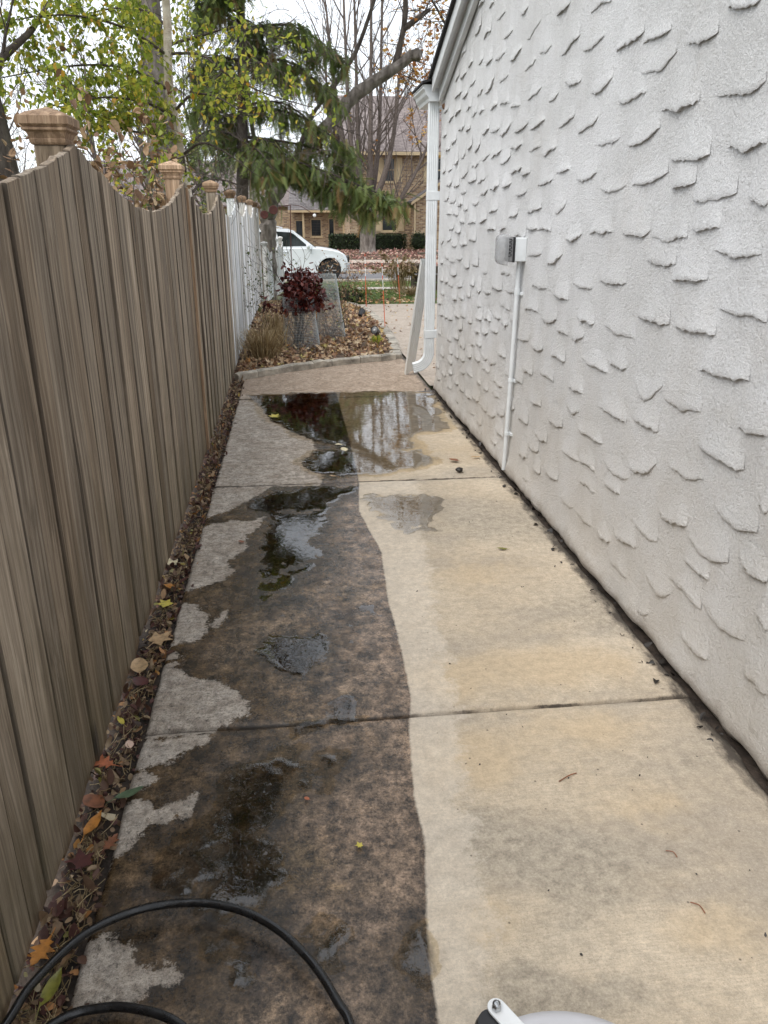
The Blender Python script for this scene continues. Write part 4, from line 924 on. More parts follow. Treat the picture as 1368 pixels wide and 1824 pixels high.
fence('low_fence', 'low white picket-height fence with white caps near the white car', [18.6, 20.4, 22.2, 24.0], 18.45, 24.0, 0.97, 0.82, 0.12, MAT['wood_white'], MAT['wood_white'], MAT['wood_white'], 1.0, xf=lowx, post_w=0.10, seed=6)
# ------------------------------------------------------------------ trees and plants
def grow(segs, p, d, L, r0, depth, r, P, tips):
    """random branching; segs collects (points, radii, sides)"""
    n = max(3, int(L / P['step']))
    pts = [p]; rad = [r0]; d = d.normalized()
    for i in range(n):
        d = (d + Vector(r.normal(0, P['wob'], 3)) + Vector((0, 0, P['up']))).normalized()
        p = p + d * (L / n); pts.append(p); rad.append(r0 * (1 - (1 - P.get('taper', 0.35)) * (i + 1) / n))
        if depth > 0 and (i + 1) / n > P.get('bare', 0.25) and r.random() < P['dens']:
            side = d.cross(Vector(r.normal(0, 1, 3))).normalized()
            a = r.uniform(*P['ang'])
            nd = d * math.cos(a) + side * math.sin(a)
            grow(segs, p, nd, L * r.uniform(*P['len']), rad[-1] * P.get('rr', 0.55), depth - 1, r, P, tips)
    segs.append((pts, rad, 7 if r0 > 0.06 else (5 if r0 > 0.02 else 3)))
    tips.append((pts, depth))
def tubes_obj(name, segs, mat, parent, minr=0.002):
    b = MB()
    for pts, rad, n in segs: b.tube(pts, [max(q, minr) for q in rad], n, False)
    V = np.array(b.v) - np.array(wl(parent))
    me = np_mesh(name, V, np.array(b.f), smooth=True)
    return link(name, me, mat, parent)
def leaves_obj(name, pos, size, mat, parent, r, tv=LEAF_V, tf=LEAF_F, tilt=None, bend=0.3, kind=None, yaw=None):
    pos = np.array(pos, float).reshape(-1, 3); n = len(pos)
    V, F, a = scatter(tv, tf, pos, rot_mats(n, r, tilt, yaw), np.full(n, 1.0) * size if np.isscalar(size) else size, r, bend)
    o = np_obj(name, V, F, mat, parent=parent, face_attrs={'rnd': a}) if parent is not None else np_obj(name, V, F, mat, face_attrs={'rnd': a})
    if kind: tag(o, kind=kind)
    return o
def spine(pts, k=4):
    """smooth polyline through points"""
    P = [Vector(p) for p in pts]; out = []
    for i in range(len(P) - 1):
        p0 = P[max(i - 1, 0)]; p1 = P[i]; p2 = P[i + 1]; p3 = P[min(i + 2, len(P) - 1)]
        for j in range(k):
            t = j / k
            out.append(0.5 * ((2 * p1) + (p2 - p0) * t + (2 * p0 - 5 * p1 + 4 * p2 - p3) * t * t + (3 * p1 - p0 - 3 * p2 + p3) * t ** 3))
    out.append(P[-1]); return out
def along(pts, r, n, spread):
    pts = [Vector(p) for p in pts]; o = []
    for _ in range(n):
        i = r.integers(0, len(pts) - 1); t = r.random()
        o.append(tuple(pts[i].lerp(pts[i + 1], t) + Vector(r.normal(0, spread, 3))))
    return o

# birch behind the fence ------------------------------------------------------------
r = np.random.default_rng(21)
birch = empty('birch_tree', (-1.02, 9.0, 0), 'slender pale-barked birch with yellow-green leaves behind the brown fence', 'tree')
trunk = spine([(-1.0, 9.0, -0.1), (-1.04, 9.0, 1.4), (-1.106, 9, 2.31), (-1.15, 9, 2.85), (-1.11, 9, 3.58), (-1.16, 9.02, 4.6), (-1.1, 9, 6.2)], 5)
tubes_obj('trunk', [(trunk, list(np.linspace(0.062, 0.028, len(trunk))), 12)], MAT['birch'], birch)
mains = [  # (points, leaves spread)
    [(-1.13, 9, 2.78), (-1.45, 8.9, 2.95), (-1.85, 8.8, 2.98), (-2.35, 8.7, 2.9), (-3.0, 8.6, 2.75)],
    [(-1.12, 9, 2.55), (-1.35, 8.6, 2.64), (-1.7, 8.2, 2.62), (-2.1, 7.9, 2.5)],
    [(-1.10, 9, 2.40), (-1.4, 8.8, 2.38), (-1.75, 8.5, 2.42), (-2.2, 8.2, 2.3)],
    [(-1.13, 9, 3.1), (-1.5, 8.8, 3.3), (-2.0, 8.6, 3.35), (-2.6, 8.5, 3.25)],
    [(-1.12, 9, 3.35), (-1.35, 9.3, 3.55), (-1.75, 9.5, 3.6), (-2.3, 9.7, 3.5)],
    [(-1.13, 9, 3.12), (-0.8, 8.9, 3.1), (-0.55, 8.8, 2.92), (-0.2, 8.7, 2.75), (0.25, 8.6, 2.62)],
    [(-1.12, 9, 3.2), (-0.8, 9.3, 3.35), (-0.45, 9.4, 3.45), (-0.1, 9.5, 3.4)],
    [(-1.11, 9, 2.62), (-0.9, 8.7, 2.72), (-0.65, 8.5, 2.68), (-0.35, 8.3, 2.5)],
    [(-1.08, 9, 2.2), (-0.85, 8.8, 2.3), (-0.6, 8.6, 2.2), (-0.35, 8.5, 2.02)],
    [(-1.06, 9, 2.0), (-1.0, 8.4, 2.15), (-0.95, 7.8, 2.1), (-1.05, 7.2, 2.0)],
    [(-1.05, 9, 1.8), (-0.9, 9.2, 1.95), (-0.7, 9.4, 1.98), (-0.45, 9.6, 1.9)],
    [(-1.11, 9, 3.6), (-1.35, 8.6, 3.75), (-1.8, 8.3, 3.7)], [(-1.11, 9, 3.7), (-0.8, 8.8, 3.8), (-0.5, 8.7, 3.65)]]
segs = []; lp = []
PT = dict(step=0.08, wob=0.13, up=-0.03, dens=0.42, ang=(0.5, 1.1), len=(0.25, 0.5), rr=0.5, bare=0.1)
for k, m in enumerate(mains):
    s = spine(m, 5); segs.append((s, list(np.linspace(0.017, 0.004, len(s))), 5))
    tips = []
    for q in s[3:]:
        for _ in range(2):
            if r.random() < 0.75:
                grow(segs, q, Vector((r.normal(0, .7), r.normal(0, .7), r.normal(-0.1, .5))), r.uniform(0.25, 0.6), 0.004, 1, r, PT, tips)
    dens = 14 if k in (0, 1, 2, 3, 4, 11) else (5 if k in (5, 6, 7, 12) else 2.2)
    for pts, d in tips: lp += along(pts, r, int(dens + r.random()), 0.035)
    lp += along(s[4:], r, 16, 0.06)
tubes_obj('branches', segs, MAT['twig_dark'], birch, 0.0018)
lp = [q for q in lp if q[2] > 2.3 or q[0] < -0.95]
leaves_obj('crown', lp, r.uniform(0.035, 0.068, len(lp)), MAT['leaf_birch'], birch, r, OVAL_V, OVAL_F, r.normal(-0.9, 0.6, len(lp)))

# trees with bare twigs ---------------------------------------------------------------
def bare_tree(name, label, base, trunk_pts, r0, r1, seed, mains_n, PT, mat='bark', tmat='twig', L=(1.5, 3), r_m=0.05, depth=3, spread=0.6, start=0.45, leaf=None, group=None):
    r = np.random.default_rng(seed)
    root = empty(name, base, label, 'tree', group)
    s = spine(trunk_pts, 5)
    rad = list(np.linspace(r0, r1, len(s))); rad[0] = r0 * 1.5; rad[1] = r0 * 1.18
    tubes_obj('trunk', [(s, rad, 14)], MAT[mat], root)
    segs = []; tips = []
    for k in range(mains_n):
        t = start + (1 - start) * r.random(); i = int(t * (len(s) - 1)); p = s[i]
        a = r.uniform(0, 2 * math.pi)
        d = Vector((math.cos(a) * spread, math.sin(a) * spread, r.uniform(0.5, 1.0)))
        grow(segs, p, d, r.uniform(*L), min(r_m, rad[i] * 0.7), depth, r, PT, tips)
    tubes_obj('branches', segs, MAT[tmat], root, PT.get('minr', 0.004))
    if leaf:
        lp = []
        for pts, d in tips:
            if d <= 1: lp += along(pts, r, leaf[1], 0.06)
        leaves_obj('crown', lp, r.uniform(leaf[2] * 0.7, leaf[2] * 1.2, len(lp)), MAT[leaf[0]], root, r, MAPLE_V, MAPLE_F)
    return root, s
PB_ = dict(step=0.35, wob=0.10, up=0.05, dens=0.55, ang=(0.35, 0.8), len=(0.3, 0.6), rr=0.5, bare=0.15, minr=0.006)
# big trunk
big, _ = bare_tree('large_tree', 'broad grey tree trunk rising behind the birch', (-2.29, 16, -0.1), [(-2.29, 16, -0.2), (-2.29, 16, 2), (-2.28, 16, 4.3), (-2.3, 16, 7), (-2.35, 16, 10), (-2.2, 16, 17)], 0.285, 0.12, 31, 30, PB_, L=(3.5, 7.5), start=0.42, r_m=0.09, leaf=('leaf_dull', 5, 0.18), spread=1.0)
# trunk at the left edge
bare_tree('shade_tree', 'dark rough-barked trunk at the left edge behind the fence', (-2.63, 8, -0.05), [(-2.6, 8, -0.1), (-2.6, 8, 1.5), (-2.63, 8, 2.3), (-2.72, 8, 3.2), (-2.9, 8.1, 5)], 0.20, 0.13, 32, 6, PB_, mat='bark_dark', tmat='twig_dark', L=(1.2, 2.2), start=0.6)
# far bare trees beyond the fence on the left
FARS = [(-13.5, 42, 7.5, 'bare grey tree far left beyond the fence'), (-10.2, 47, 9.5, 'bare tree with a wide twiggy crown left of the birch'), (-7.2, 44, 8.5, 'bare twiggy tree directly behind the large trunk'), (-4.0, 40, 8.0, 'bare tree showing between the conifer and the large trunk')]
PF_ = dict(step=0.5, wob=0.10, up=0.06, dens=0.75, ang=(0.3, 0.75), len=(0.35, 0.65), rr=0.5, bare=0.1, minr=0.011)
for k, (x, y, h, lab) in enumerate(FARS):
    bare_tree('bare_tree', lab, (x, y, 0), [(x, y, -0.1), (x + .1, y, h * .3), (x - .1, y, h * .6), (x, y, h)], 0.2, 0.05, 40 + k, 20, PF_, tmat='twig', L=(2, 4.5), r_m=0.05, depth=3, start=0.22, spread=0.7)
# street maple with upright stems
r = np.random.default_rng(51)
mp = empty('street_tree', (3.9, 41, 0), 'bare many-stemmed street tree with flared trunk before the brick house', 'tree')
tr = spine([(3.9, 41, -0.05), (3.9, 41, 0.15), (3.91, 41, 0.8), (3.92, 41, 1.6), (3.9, 41, 2.3)], 4)
rad = [0.62, 0.55, 0.48, 0.43, 0.42] + [0.40] * (len(tr) - 5); rad[-4:] = [0.38, 0.36, 0.33, 0.28]
tubes_obj('trunk', [(tr, rad, 16)], MAT['bark'], mp)
segs = []; tips = []
stems = [((3.6, 41, 1.5), (2.9, 41, 2.0), (2.5, 41, 3.2), (2.2, 41.2, 5.5), (1.9, 41, 9)), ((4.2, 41, 1.55), (4.9, 40.9, 1.85), (5.6, 40.8, 2.6), (6.6, 40.7, 4.4), (7.4, 40.6, 6.6)),
         ((3.85, 41, 2.1), (3.6, 41.3, 3.4), (3.5, 41.5, 6), (3.4, 41.6, 12)), ((3.95, 41, 2.1), (4.3, 41.2, 3.6), (4.55, 41.3, 6), (4.7, 41.2, 12.5)), ((3.8, 40.9, 2.0), (3.3, 40.6, 3.5), (3.0, 40.4, 6), (2.8, 40.2, 11.5)),
         ((4.05, 40.9, 2.1), (4.7, 40.5, 3.6), (5.2, 40.3, 6), (5.6, 40.2, 11.5)), ((3.9, 41, 2.2), (4.0, 40.6, 4), (4.05, 40.5, 7), (4.1, 40.4, 12.5)), ((3.7, 41.1, 2.0), (3.0, 41.5, 4.2), (2.5, 41.8, 7), (2.1, 42, 11))]
PS_ = dict(step=0.45, wob=0.06, up=0.09, dens=0.62, ang=(0.25, 0.6), len=(0.35, 0.7), rr=0.55, bare=0.08, minr=0.011)
for k, st in enumerate(stems):
    s = spine(st, 6); segs.append((s, list(np.linspace(0.17 if k < 2 else 0.2, 0.04, len(s))), 8))
    for q in s[5::1]:
        if r.random() < 0.85: grow(segs, q, Vector((r.normal(0, .45), r.normal(0, .45), 0.8)), r.uniform(1.6, 3.6), 0.04, 2, r, PS_, tips)
tubes_obj('branches', segs, MAT['twig'], mp, 0.010)
# tree with orange leaves, right of it
PO_ = dict(step=0.3, wob=0.12, up=0.0, dens=0.6, ang=(0.4, 0.9), len=(0.3, 0.6), rr=0.5, bare=0.1, minr=0.007)
r = np.random.default_rng(61)
om = empty('maple_tree', (6.4, 26, -0.4), 'maple with sparse orange leaves reaching past the roof corner', 'tree')
tr = spine([(6.4, 26, -0.5), (6.4, 26, 2), (6.3, 26, 4), (6.0, 26, 7.5)], 5)
tubes_obj('trunk', [(tr, list(np.linspace(0.2, 0.09, len(tr))), 12)], MAT['bark_dark'], om)
segs = []; tips = []
for st in [((6.35, 26, 3.6), (5.4, 26, 4.6), (4.6, 26, 5.2), (3.6, 26, 5.6)), ((6.3, 26, 4.4), (5.4, 26, 6.0), (4.6, 25.8, 7.2), (3.9, 25.6, 8.0)), ((6.35, 26, 3.0), (5.5, 25.8, 4.4), (4.7, 25.6, 5.0), (3.9, 25.5, 4.8)), ((6.2, 26, 5.4), (5.4, 26, 7), (5, 26, 8))]:
    s = spine(st, 5); segs.append((s, list(np.linspace(0.07, 0.015, len(s))), 6))
    for q in s[4:]:
        for _ in range(2): grow(segs, q, Vector((r.normal(-.3, .6), r.normal(0, .6), r.normal(0.1, .6))), r.uniform(0.5, 1.4), 0.015, 2, r, PO_, tips)
tubes_obj('branches', segs, MAT['twig_dark'], om, 0.006)
lp = []
for pts, d in tips:
    if r.random() < 0.8: lp += along(pts, r, 3, 0.05)
leaves_obj('crown', lp, r.uniform(0.09, 0.16, len(lp)), MAT['leaf_orange'], om, r, MAPLE_V, MAPLE_F)
# leaning crooked tree with a sawn-off end
r = np.random.default_rng(71)
lt_ = empty('leaning_tree', (-0.52, 20, -0.23), 'leaning rough-barked tree with a sawn-off limb end below the sky', 'tree')
s = spine([(-0.62, 20, -0.3), (-0.56, 20, 0.7), (-0.505, 20, 1.39), (-0.455, 20, 1.83), (-0.093, 20, 2.45), (0.321, 20, 2.88), (1.069, 20, 3.72), (1.732, 20, 4.31), (2.515, 20, 4.81), (3.097, 20, 5.16)], 5)
wr = [0.2 + 0.02 * math.sin(i * 1.7) for i in range(len(s))]
wr = [max(0.115, 0.215 - 0.0022 * i) * (1 + 0.05 * math.sin(i * 1.9) + r.normal(0, 0.06)) for i in range(len(s))]
s = [p + Vector(r.normal(0, 0.018, 3)) for p in s]
b = MB(); b.tube(s, wr, 14, True, np.random.default_rng(5))
tk = b.build('trunk', MAT['bark'], lt_, smooth=True)
segs = []; tips = []
for st in [((2.55, 20, 4.85), (2.75, 20, 5.6), (2.8, 20, 6.2), (2.68, 20, 7.2)), ((0.9, 20, 4.15), (1.35, 20, 4.7), (1.75, 20, 5.3), (2.3, 20, 6.7)), ((0.2, 20, 2.8), (0.55, 20.1, 3.7), (0.9, 20.1, 4.15)), ((-0.2, 20, 2.3), (-0.7, 20, 3.2), (-0.8, 19.8, 4.4)), ((2.75, 20, 5.6), (3.2, 20, 5.9), (3.35, 20, 6.0))]:
    q = spine(st, 5); segs.append((q, list(np.linspace(0.075, 0.035, len(q))), 8))
    for p in q[3:]:
        if r.random() < 0.8: grow(segs, p, Vector((r.normal(0, .8), r.normal(0, .5), r.normal(0.3, .6))), r.uniform(0.5, 1.3), 0.014, 2, r, PO_, tips)
for p in s[20:-3:2]: grow(segs, p, Vector((r.normal(0.2, .6), r.normal(0, .5), r.normal(0.0, .8))), r.uniform(0.4, 1.2), 0.012, 2, r, PO_, tips)
tubes_obj('branches', segs, MAT['bark_dark'], lt_, 0.005)
lp = []
for pts, d in tips:
    if r.random() < 0.12: lp += along(pts, r, 2, 0.05)
leaves_obj('crown', lp, r.uniform(0.06, 0.11, len(lp)), MAT['leaf_orange'], lt_, r, MAPLE_V, MAPLE_F)

# drooping conifer -----------------------------------------------------------------------
r = np.random.default_rng(81)
con = empty('conifer_tree', (-0.95, 17, -0.1), 'dark green drooping conifer with shaggy hanging sprays', 'tree')
tr = spine([(-0.98, 17, -0.2), (-0.95, 17, 1.5), (-0.85, 17, 3), (-0.75, 17, 5), (-0.7, 17, 9)], 5)
tubes_obj('trunk', [(tr, list(np.linspace(0.15, 0.06, len(tr))), 12)], MAT['bark_dark'], con)
SP_V = []; SP_F = []
for k in range(9):                     # one hanging spray: thin pointed blades left and right of an axis along +y
    y = k / 9
    for sgn in (-1, 1):
        a = len(SP_V); w = 0.055
        SP_V += [(0, y, 0), (sgn * 0.20 * (1 - 0.5 * y), y + 0.20, 0.03 * sgn), (0, y + w + 0.04, 0.0)]
        SP_F.append((a, a + 1, a + 2))
a = len(SP_V); SP_V += [(-0.012, 0, 0), (0.012, 0, 0), (0, 1.1, 0)]; SP_F.append((a, a + 1, a + 2))
segs = []; sp = []; sptilt = []; spsz = []
def bough(p0, p1, p2, rad, n_sp, drop=1.0):
    s = spine([p0, p1, p2], 7); segs.append((s, list(np.linspace(rad, 0.008, len(s))), 5))
    for i in range(2, len(s)):
        f = i / len(s)
        for side in (-1, 1):
            d = (s[i] - s[i - 1]).normalized(); w = d.cross(Vector((0, 0, 1))).normalized() * side
            L = r.uniform(0.25, 0.65) * (1.1 - 0.5 * f)
            q = spine([s[i], s[i] + (w * 0.6 + d * 0.5) * L * 0.6 + Vector((0, 0, -0.02)), s[i] + (w * 0.8 + d * 0.7) * L + Vector((0, 0, -0.25 * L * drop))], 3)
            segs.append((q, [0.006] * len(q), 3))
            for _ in range(n_sp):
                j = r.integers(0, len(q)); sp.append(tuple(q[j] + Vector(r.normal(0, 0.06, 3)))); spsz.append(r.uniform(0.2, 0.42))
for k in range(32):
    z = 2.45 + 4.7 * (k / 32) + r.uniform(-.1, .1); i = min(len(tr) - 1, int((z + 0.2) / 9.2 * (len(tr) - 1) + 0.5)); c = tr[i]
    a = r.uniform(0, 2 * math.pi); L = r.uniform(0.9, 1.75) * (1.0 if z < 5 else 0.8)
    if math.cos(a) < 0: L *= 0.75
    p0 = Vector((c.x, c.y, z)); p1 = p0 + Vector((math.cos(a), math.sin(a), 0.10)) * L * 0.55; p2 = p0 + Vector((math.cos(a) * L, math.sin(a) * L, -0.22 * L))
    bough(p0, p1, p2, 0.03, 4)
for p0, p1, p2 in [((-0.9, 17, 2.9), (0.5, 16.8, 2.55), (1.9, 16.6, 2.02)), ((-0.9, 17, 2.7), (0.3, 16.9, 2.45), (1.6, 16.9, 1.75)), ((-0.9, 17, 3.1), (0.6, 17.2, 2.9), (1.5, 17.3, 2.3)), ((-0.9, 17, 2.6), (0.1, 17.2, 2.5), (1.05, 17.3, 2.0)), ((-0.9, 17, 3.6), (0.2, 17, 3.5), (1.25, 17, 2.9)), ((1.1, 16.75, 2.3), (1.7, 16.7, 2.1), (2.15, 16.6, 1.95)), ((-0.8, 17, 4.4), (0.1, 17, 4.4), (0.9, 17, 3.9)), ((-0.8, 17, 4.9), (0.2, 17, 5.0), (1.1, 17, 4.5))]:
    bough(Vector(p0), Vector(p1), Vector(p2), 0.035, 10)
n = len(sp)
V, F, a = scatter(SP_V, SP_F, sp, rot_mats(n, r, r.normal(-1.05, 0.35, n)), np.array(spsz), r, 0.15)
np_obj('crown', V, F, MAT['needle'], parent=con, face_attrs={'rnd': a})
tubes_obj('branches', segs, MAT['twig_dark'], con, 0.004)
# grey dead twigs hanging through the conifer
segs = []; tips = []
PD = dict(step=0.1, wob=0.25, up=-0.05, dens=0.5, ang=(0.4, 1.1), len=(0.3, 0.6), rr=0.6, bare=0.1)
for _ in range(170):
    p = Vector((r.uniform(-1.6, 1.0), r.uniform(16.2, 17.4), r.uniform(2.4, 5.2)))
    grow(segs, p, Vector((r.normal(0.3, 1), r.normal(0, .4), r.normal(-0.3, .5))), r.uniform(0.4, 1.0), 0.008, 1, r, PD, tips)
tubes_obj('dead_twigs', segs, MAT['twig'], con, 0.003)

# dried hydrangea over the fence ----------------------------------------------------------
def twiggy(name, label, base, top_pts, cat='shrub', seed=1, stem=0.005, leafmat=None, leafn=4, leafsz=0.05, stemmat='twig', spread=0.25, depth=2, L=None, tv=OVAL_V, tf=OVAL_F, tilt=None, zmin=None, PTp=None, xmax=None):
    r = np.random.default_rng(seed); root = empty(name, base, label, cat); segs = []; tips = []
    PTp = PTp or dict(step=0.07, wob=0.16, up=0.03, dens=0.5, ang=(0.35, 0.9), len=(0.3, 0.55), rr=0.65, bare=0.35)
    for tp in top_pts:
        b0 = Vector(base) + Vector((r.normal(0, .03), r.normal(0, .03), 0)); d = Vector(tp) - b0
        grow(segs, b0, d, d.length, stem, depth, r, PTp, tips)
    if xmax is not None: segs = [sg for sg in segs if max(q.x for q in sg[0]) < xmax]
    tubes_obj('stems', segs, MAT[stemmat], root, 0.0015)
    if leafmat:
        lp = []
        for pts, d in tips:
            lp += [q for q in along(pts[len(pts) // 3:] if len(pts) > 4 else pts, r, leafn, 0.03) if (zmin is None or q[2] > zmin) and (xmax is None or q[0] < xmax)]
        lp = np.array(lp)
        leaves_obj('leaves', lp, r.uniform(leafsz * 0.65, leafsz * 1.25, len(lp)), MAT[leafmat], root, r, tv, tf, None if tilt is None else r.normal(tilt, 0.6, len(lp)), bend=0.9)
    return root
rr_ = np.random.default_rng(91)
for k, (x, y, n, lab) in enumerate([(-1.0, 5.6, 30, 'dried brown-leaved shrub showing above the fence dip'), (-1.05, 6.5, 20, 'dried shrub behind the second fence post cap')]):
    twiggy('dried_shrub', lab, (x, y, -0.05), [(x + rr_.normal(0, .26), y + rr_.normal(0, .32), rr_.uniform(1.55, 2.15) if k == 0 else rr_.uniform(1.5, 1.95)) for _ in range(n)], seed=91 + k, leafmat='leaf_dry', leafn=4, leafsz=0.058, stemmat='twig_dark', stem=0.006, zmin=1.3, xmax=-0.74, PTp=dict(step=0.09, wob=0.1, up=0.03, dens=0.4, ang=(0.35, 0.8), len=(0.12, 0.28), rr=0.65, bare=0.55))
twiggy('green_shrub', 'dull green leafy shrub behind the white fence posts', (-1.15, 11.5, -0.05), [(-1.15 + rr_.normal(0, .35), 11.5 + rr_.normal(0, .9), rr_.uniform(1.6, 2.5)) for _ in range(20)], seed=95, leafmat='leaf_dull', leafn=7, leafsz=0.06, stemmat='twig_dark', zmin=0.9, xmax=-0.74, PTp=dict(step=0.09, wob=0.12, up=0.03, dens=0.4, ang=(0.35, 0.9), len=(0.15, 0.3), rr=0.65, bare=0.4))
twiggy('garden_shrub', 'green shrub with yellowing leaves behind the tan fence post', (-1.2, 8.0, -0.05), [(-1.25 + rr_.normal(0, .3), 8.0 + rr_.normal(0, .6), rr_.uniform(1.6, 2.3)) for _ in range(16)], seed=96, leafmat='leaf_birch', leafn=5, leafsz=0.055, stemmat='twig_dark', zmin=1.0, xmax=-0.74, PTp=dict(step=0.09, wob=0.12, up=0.03, dens=0.4, ang=(0.35, 0.9), len=(0.12, 0.25), rr=0.65, bare=0.4))

# ------------------------------------------------------------------ planting bed
# soil, slightly mounded, behind the stone edging
E_front = [(-0.62, 8.12), (-0.2, 8.50), (0.217, 8.78), (0.7, 9.03), (1.19, 9.22)]
E_side = [(1.21, 9.26), (1.30, 10.2), (1.345, 11.1), (1.375, 12.5), (1.375, 13.9), (1.31, 15.3), (1.15, 16.5)]
ef = np.array(E_front); es = np.array(E_side)
xs = np.linspace(-0.66, 1.40, 60); ys = np.linspace(8.0, 17.0, 150)
X, Y = np.meshgrid(xs, ys)
inside = (Y > np.interp(X, ef[:, 0], ef[:, 1])) & (X < np.interp(Y, es[:, 1], es[:, 0]))
Z = gz(Y) + 0.035 + 0.03 * fbm(X, Y, 3, 4, 30) * 1.0
i = np.arange(149)[:, None] * 60 + np.arange(59)[None]
ok = (inside[:-1, :-1] & inside[1:, 1:] & inside[1:, :-1] & inside[:-1, 1:])
F = np.stack([i, i + 1, i + 61, i + 60], -1)[ok]
tag(np_obj('planting_bed', np.stack([X, Y, Z], -1).reshape(-1, 3), F, MAT['mulch'], smooth=True), kind='structure')
def edging(name, pts, label, w=0.085, h=0.075, seg=0.32, seed=1):
    r = np.random.default_rng(seed); P = spine(list((x, y, 0) for x, y in pts), 12)
    D = [0]
    for a, q in zip(P[:-1], P[1:]): D.append(D[-1] + (q - a).length)
    root = empty(name, tuple(P[len(P) // 2]), label, 'edging')
    px = np.array([[p.x, p.y] for p in P]); s = 0
    def at(d): return np.array([np.interp(d, D, px[:, 0]), np.interp(d, D, px[:, 1])])
    while s < D[-1] - 0.1:
        L = min(seg * r.uniform(0.7, 1.3), D[-1] - s); a = at(s + 0.005); q = at(s + L - 0.005); d = (q - a) / np.linalg.norm(q - a); nrm = np.array([-d[1], d[0]])
        z = float(gz(a[1])); b = MB(); rings = []
        for t in np.linspace(0, 1, 5):
            c = a + (q - a) * t + nrm * r.normal(0, 0.004); hh = h + r.normal(0, 0.004); ww = w * (1 + r.normal(0, 0.05)); e = 0.012 if 0.01 < t < 0.99 else 0.018
            prof = [(-ww / 2, -0.03), (-ww / 2 - 0.003, hh - e), (-ww / 2 + e, hh), (ww / 2 - e, hh), (ww / 2, hh - e), (ww / 2, -0.03)]
            rings.append([(c[0] + nrm[0] * o, c[1] + nrm[1] * o, z + k) for o, k in prof])
        b.loft(rings); b.build('edging_stone', MAT['stone'], root, smooth=True, sharp=40); s += L
    return root
edging('front_edging', E_front, 'curved row of worn kerb stones before the leafy bed', seed=2)
edging('side_edging', E_side, 'row of flat stones along the driveway side of the bed', w=0.14, h=0.05, seg=0.55, seed=3)

r = np.random.default_rng(101)
def inbed(n):
    x = r.uniform(-0.62, 1.35, n * 2); y = 8.1 + (17 - 8.1) * r.random(n * 2) ** 1.25
    m = (y > np.interp(x, ef[:, 0], ef[:, 1]) + 0.05) & (x < np.interp(y, es[:, 1], es[:, 0]) - 0.06)
    return np.stack([x[m], y[m]], -1)[:n]
p = inbed(5200); z = gz(p[:, 1]) + 0.045 + r.uniform(0, 0.035, len(p))
leaves_obj('leaf_litter', np.column_stack([p, z]), r.uniform(0.035, 0.075, len(p)), MAT['litter_bed'], None, r, MAPLE_V, MAPLE_F, r.normal(0, 0.4, len(p)), 0.8, 'stuff')
# leaves and twigs in the strip under the fence
n = 2600; y = 1.0 + 7.4 * r.random(n) ** 1.1; x = np.where(r.random(n) < 0.97, r.uniform(-0.66, -0.545, n), r.uniform(-0.55, -0.50, n) - 0.01)
leaves_obj('leaf_litter', np.column_stack([x, y, r.uniform(-0.018, 0.008, n)]), r.uniform(0.012, 0.038, n), MAT['litter'], None, r, OVAL_V, OVAL_F, r.normal(0, 0.45, n), 1.2, 'stuff')
b_seg = []
for _ in range(1500):
    yy = 1.0 + 7.2 * r.random() ** 1.3; c = Vector((r.uniform(-0.64, -0.555), yy, r.uniform(-0.015, 0.015))); a = r.uniform(0, 6.28); L = r.uniform(0.02, 0.09)
    d = Vector((math.cos(a) * 0.6, math.sin(a), r.normal(0, 0.12))) * L
    b_seg.append(([c - d * .5, c + Vector(r.normal(0, .004, 3)), c + d * .5], [0.0012, 0.0013, 0.0009], 3))
dummy = MB()
for pts, rad, k in b_seg: dummy.tube(pts, rad, k, False)
fr = np.repeat(r.random(len(b_seg)), len(dummy.f) // len(b_seg))
tag(np_obj('dead_grass', np.array(dummy.v), np.array(dummy.f), MAT['straw'], face_attrs={'rnd': fr}), kind='stuff')
# leaves on driveway, lawn, far yard
n = 230; xx = r.uniform(1.4, 4, n); yy = r.uniform(8.5, 16.4, n); leaves_obj('leaf_litter', np.column_stack([xx, yy, gz(yy) + 0.016]), r.uniform(0.03, 0.07, n), MAT['litter_bed'], None, r, MAPLE_V, MAPLE_F, r.normal(0, .2, n), 0.5, 'stuff')
n = 1500; xx = r.uniform(-0.1, 9, n); yy = np.concatenate([16.6 + np.abs(r.normal(0, .8, n // 2)), r.uniform(16.6, 27.8, n - n // 2)]); leaves_obj('leaf_litter', np.column_stack([xx, yy, gz(yy) + 0.05]), r.uniform(0.05, 0.10, n), MAT['litter_bed'], None, r, MAPLE_V, MAPLE_F, r.normal(0, .4, n), 0.6, 'stuff')
n = 9000; xx = r.uniform(-6, 13, n); yy = r.uniform(33.2, 43, n); m = (np.abs(yy - 36.9) > 0.6) | (r.random(n) < 0.15); xx, yy = xx[m], yy[m]
leaves_obj('leaf_litter', np.column_stack([xx, yy, gz(yy) + 0.05]), r.uniform(0.08, 0.15, len(xx)), MAT['litter_pink'], None, r, LEAF_V, LEAF_F, r.normal(0, .35, len(xx)), 0.5, 'stuff')
n = 900; xx = r.uniform(-6, 13, n); yy = r.uniform(32.2, 33.2, n); leaves_obj('leaf_litter', np.column_stack([xx, yy, gz(yy) - 0.015]), r.uniform(0.08, 0.13, n), MAT['litter_bed'], None, r, LEAF_V, LEAF_F, r.normal(0, .3, n), 0.5, 'stuff')
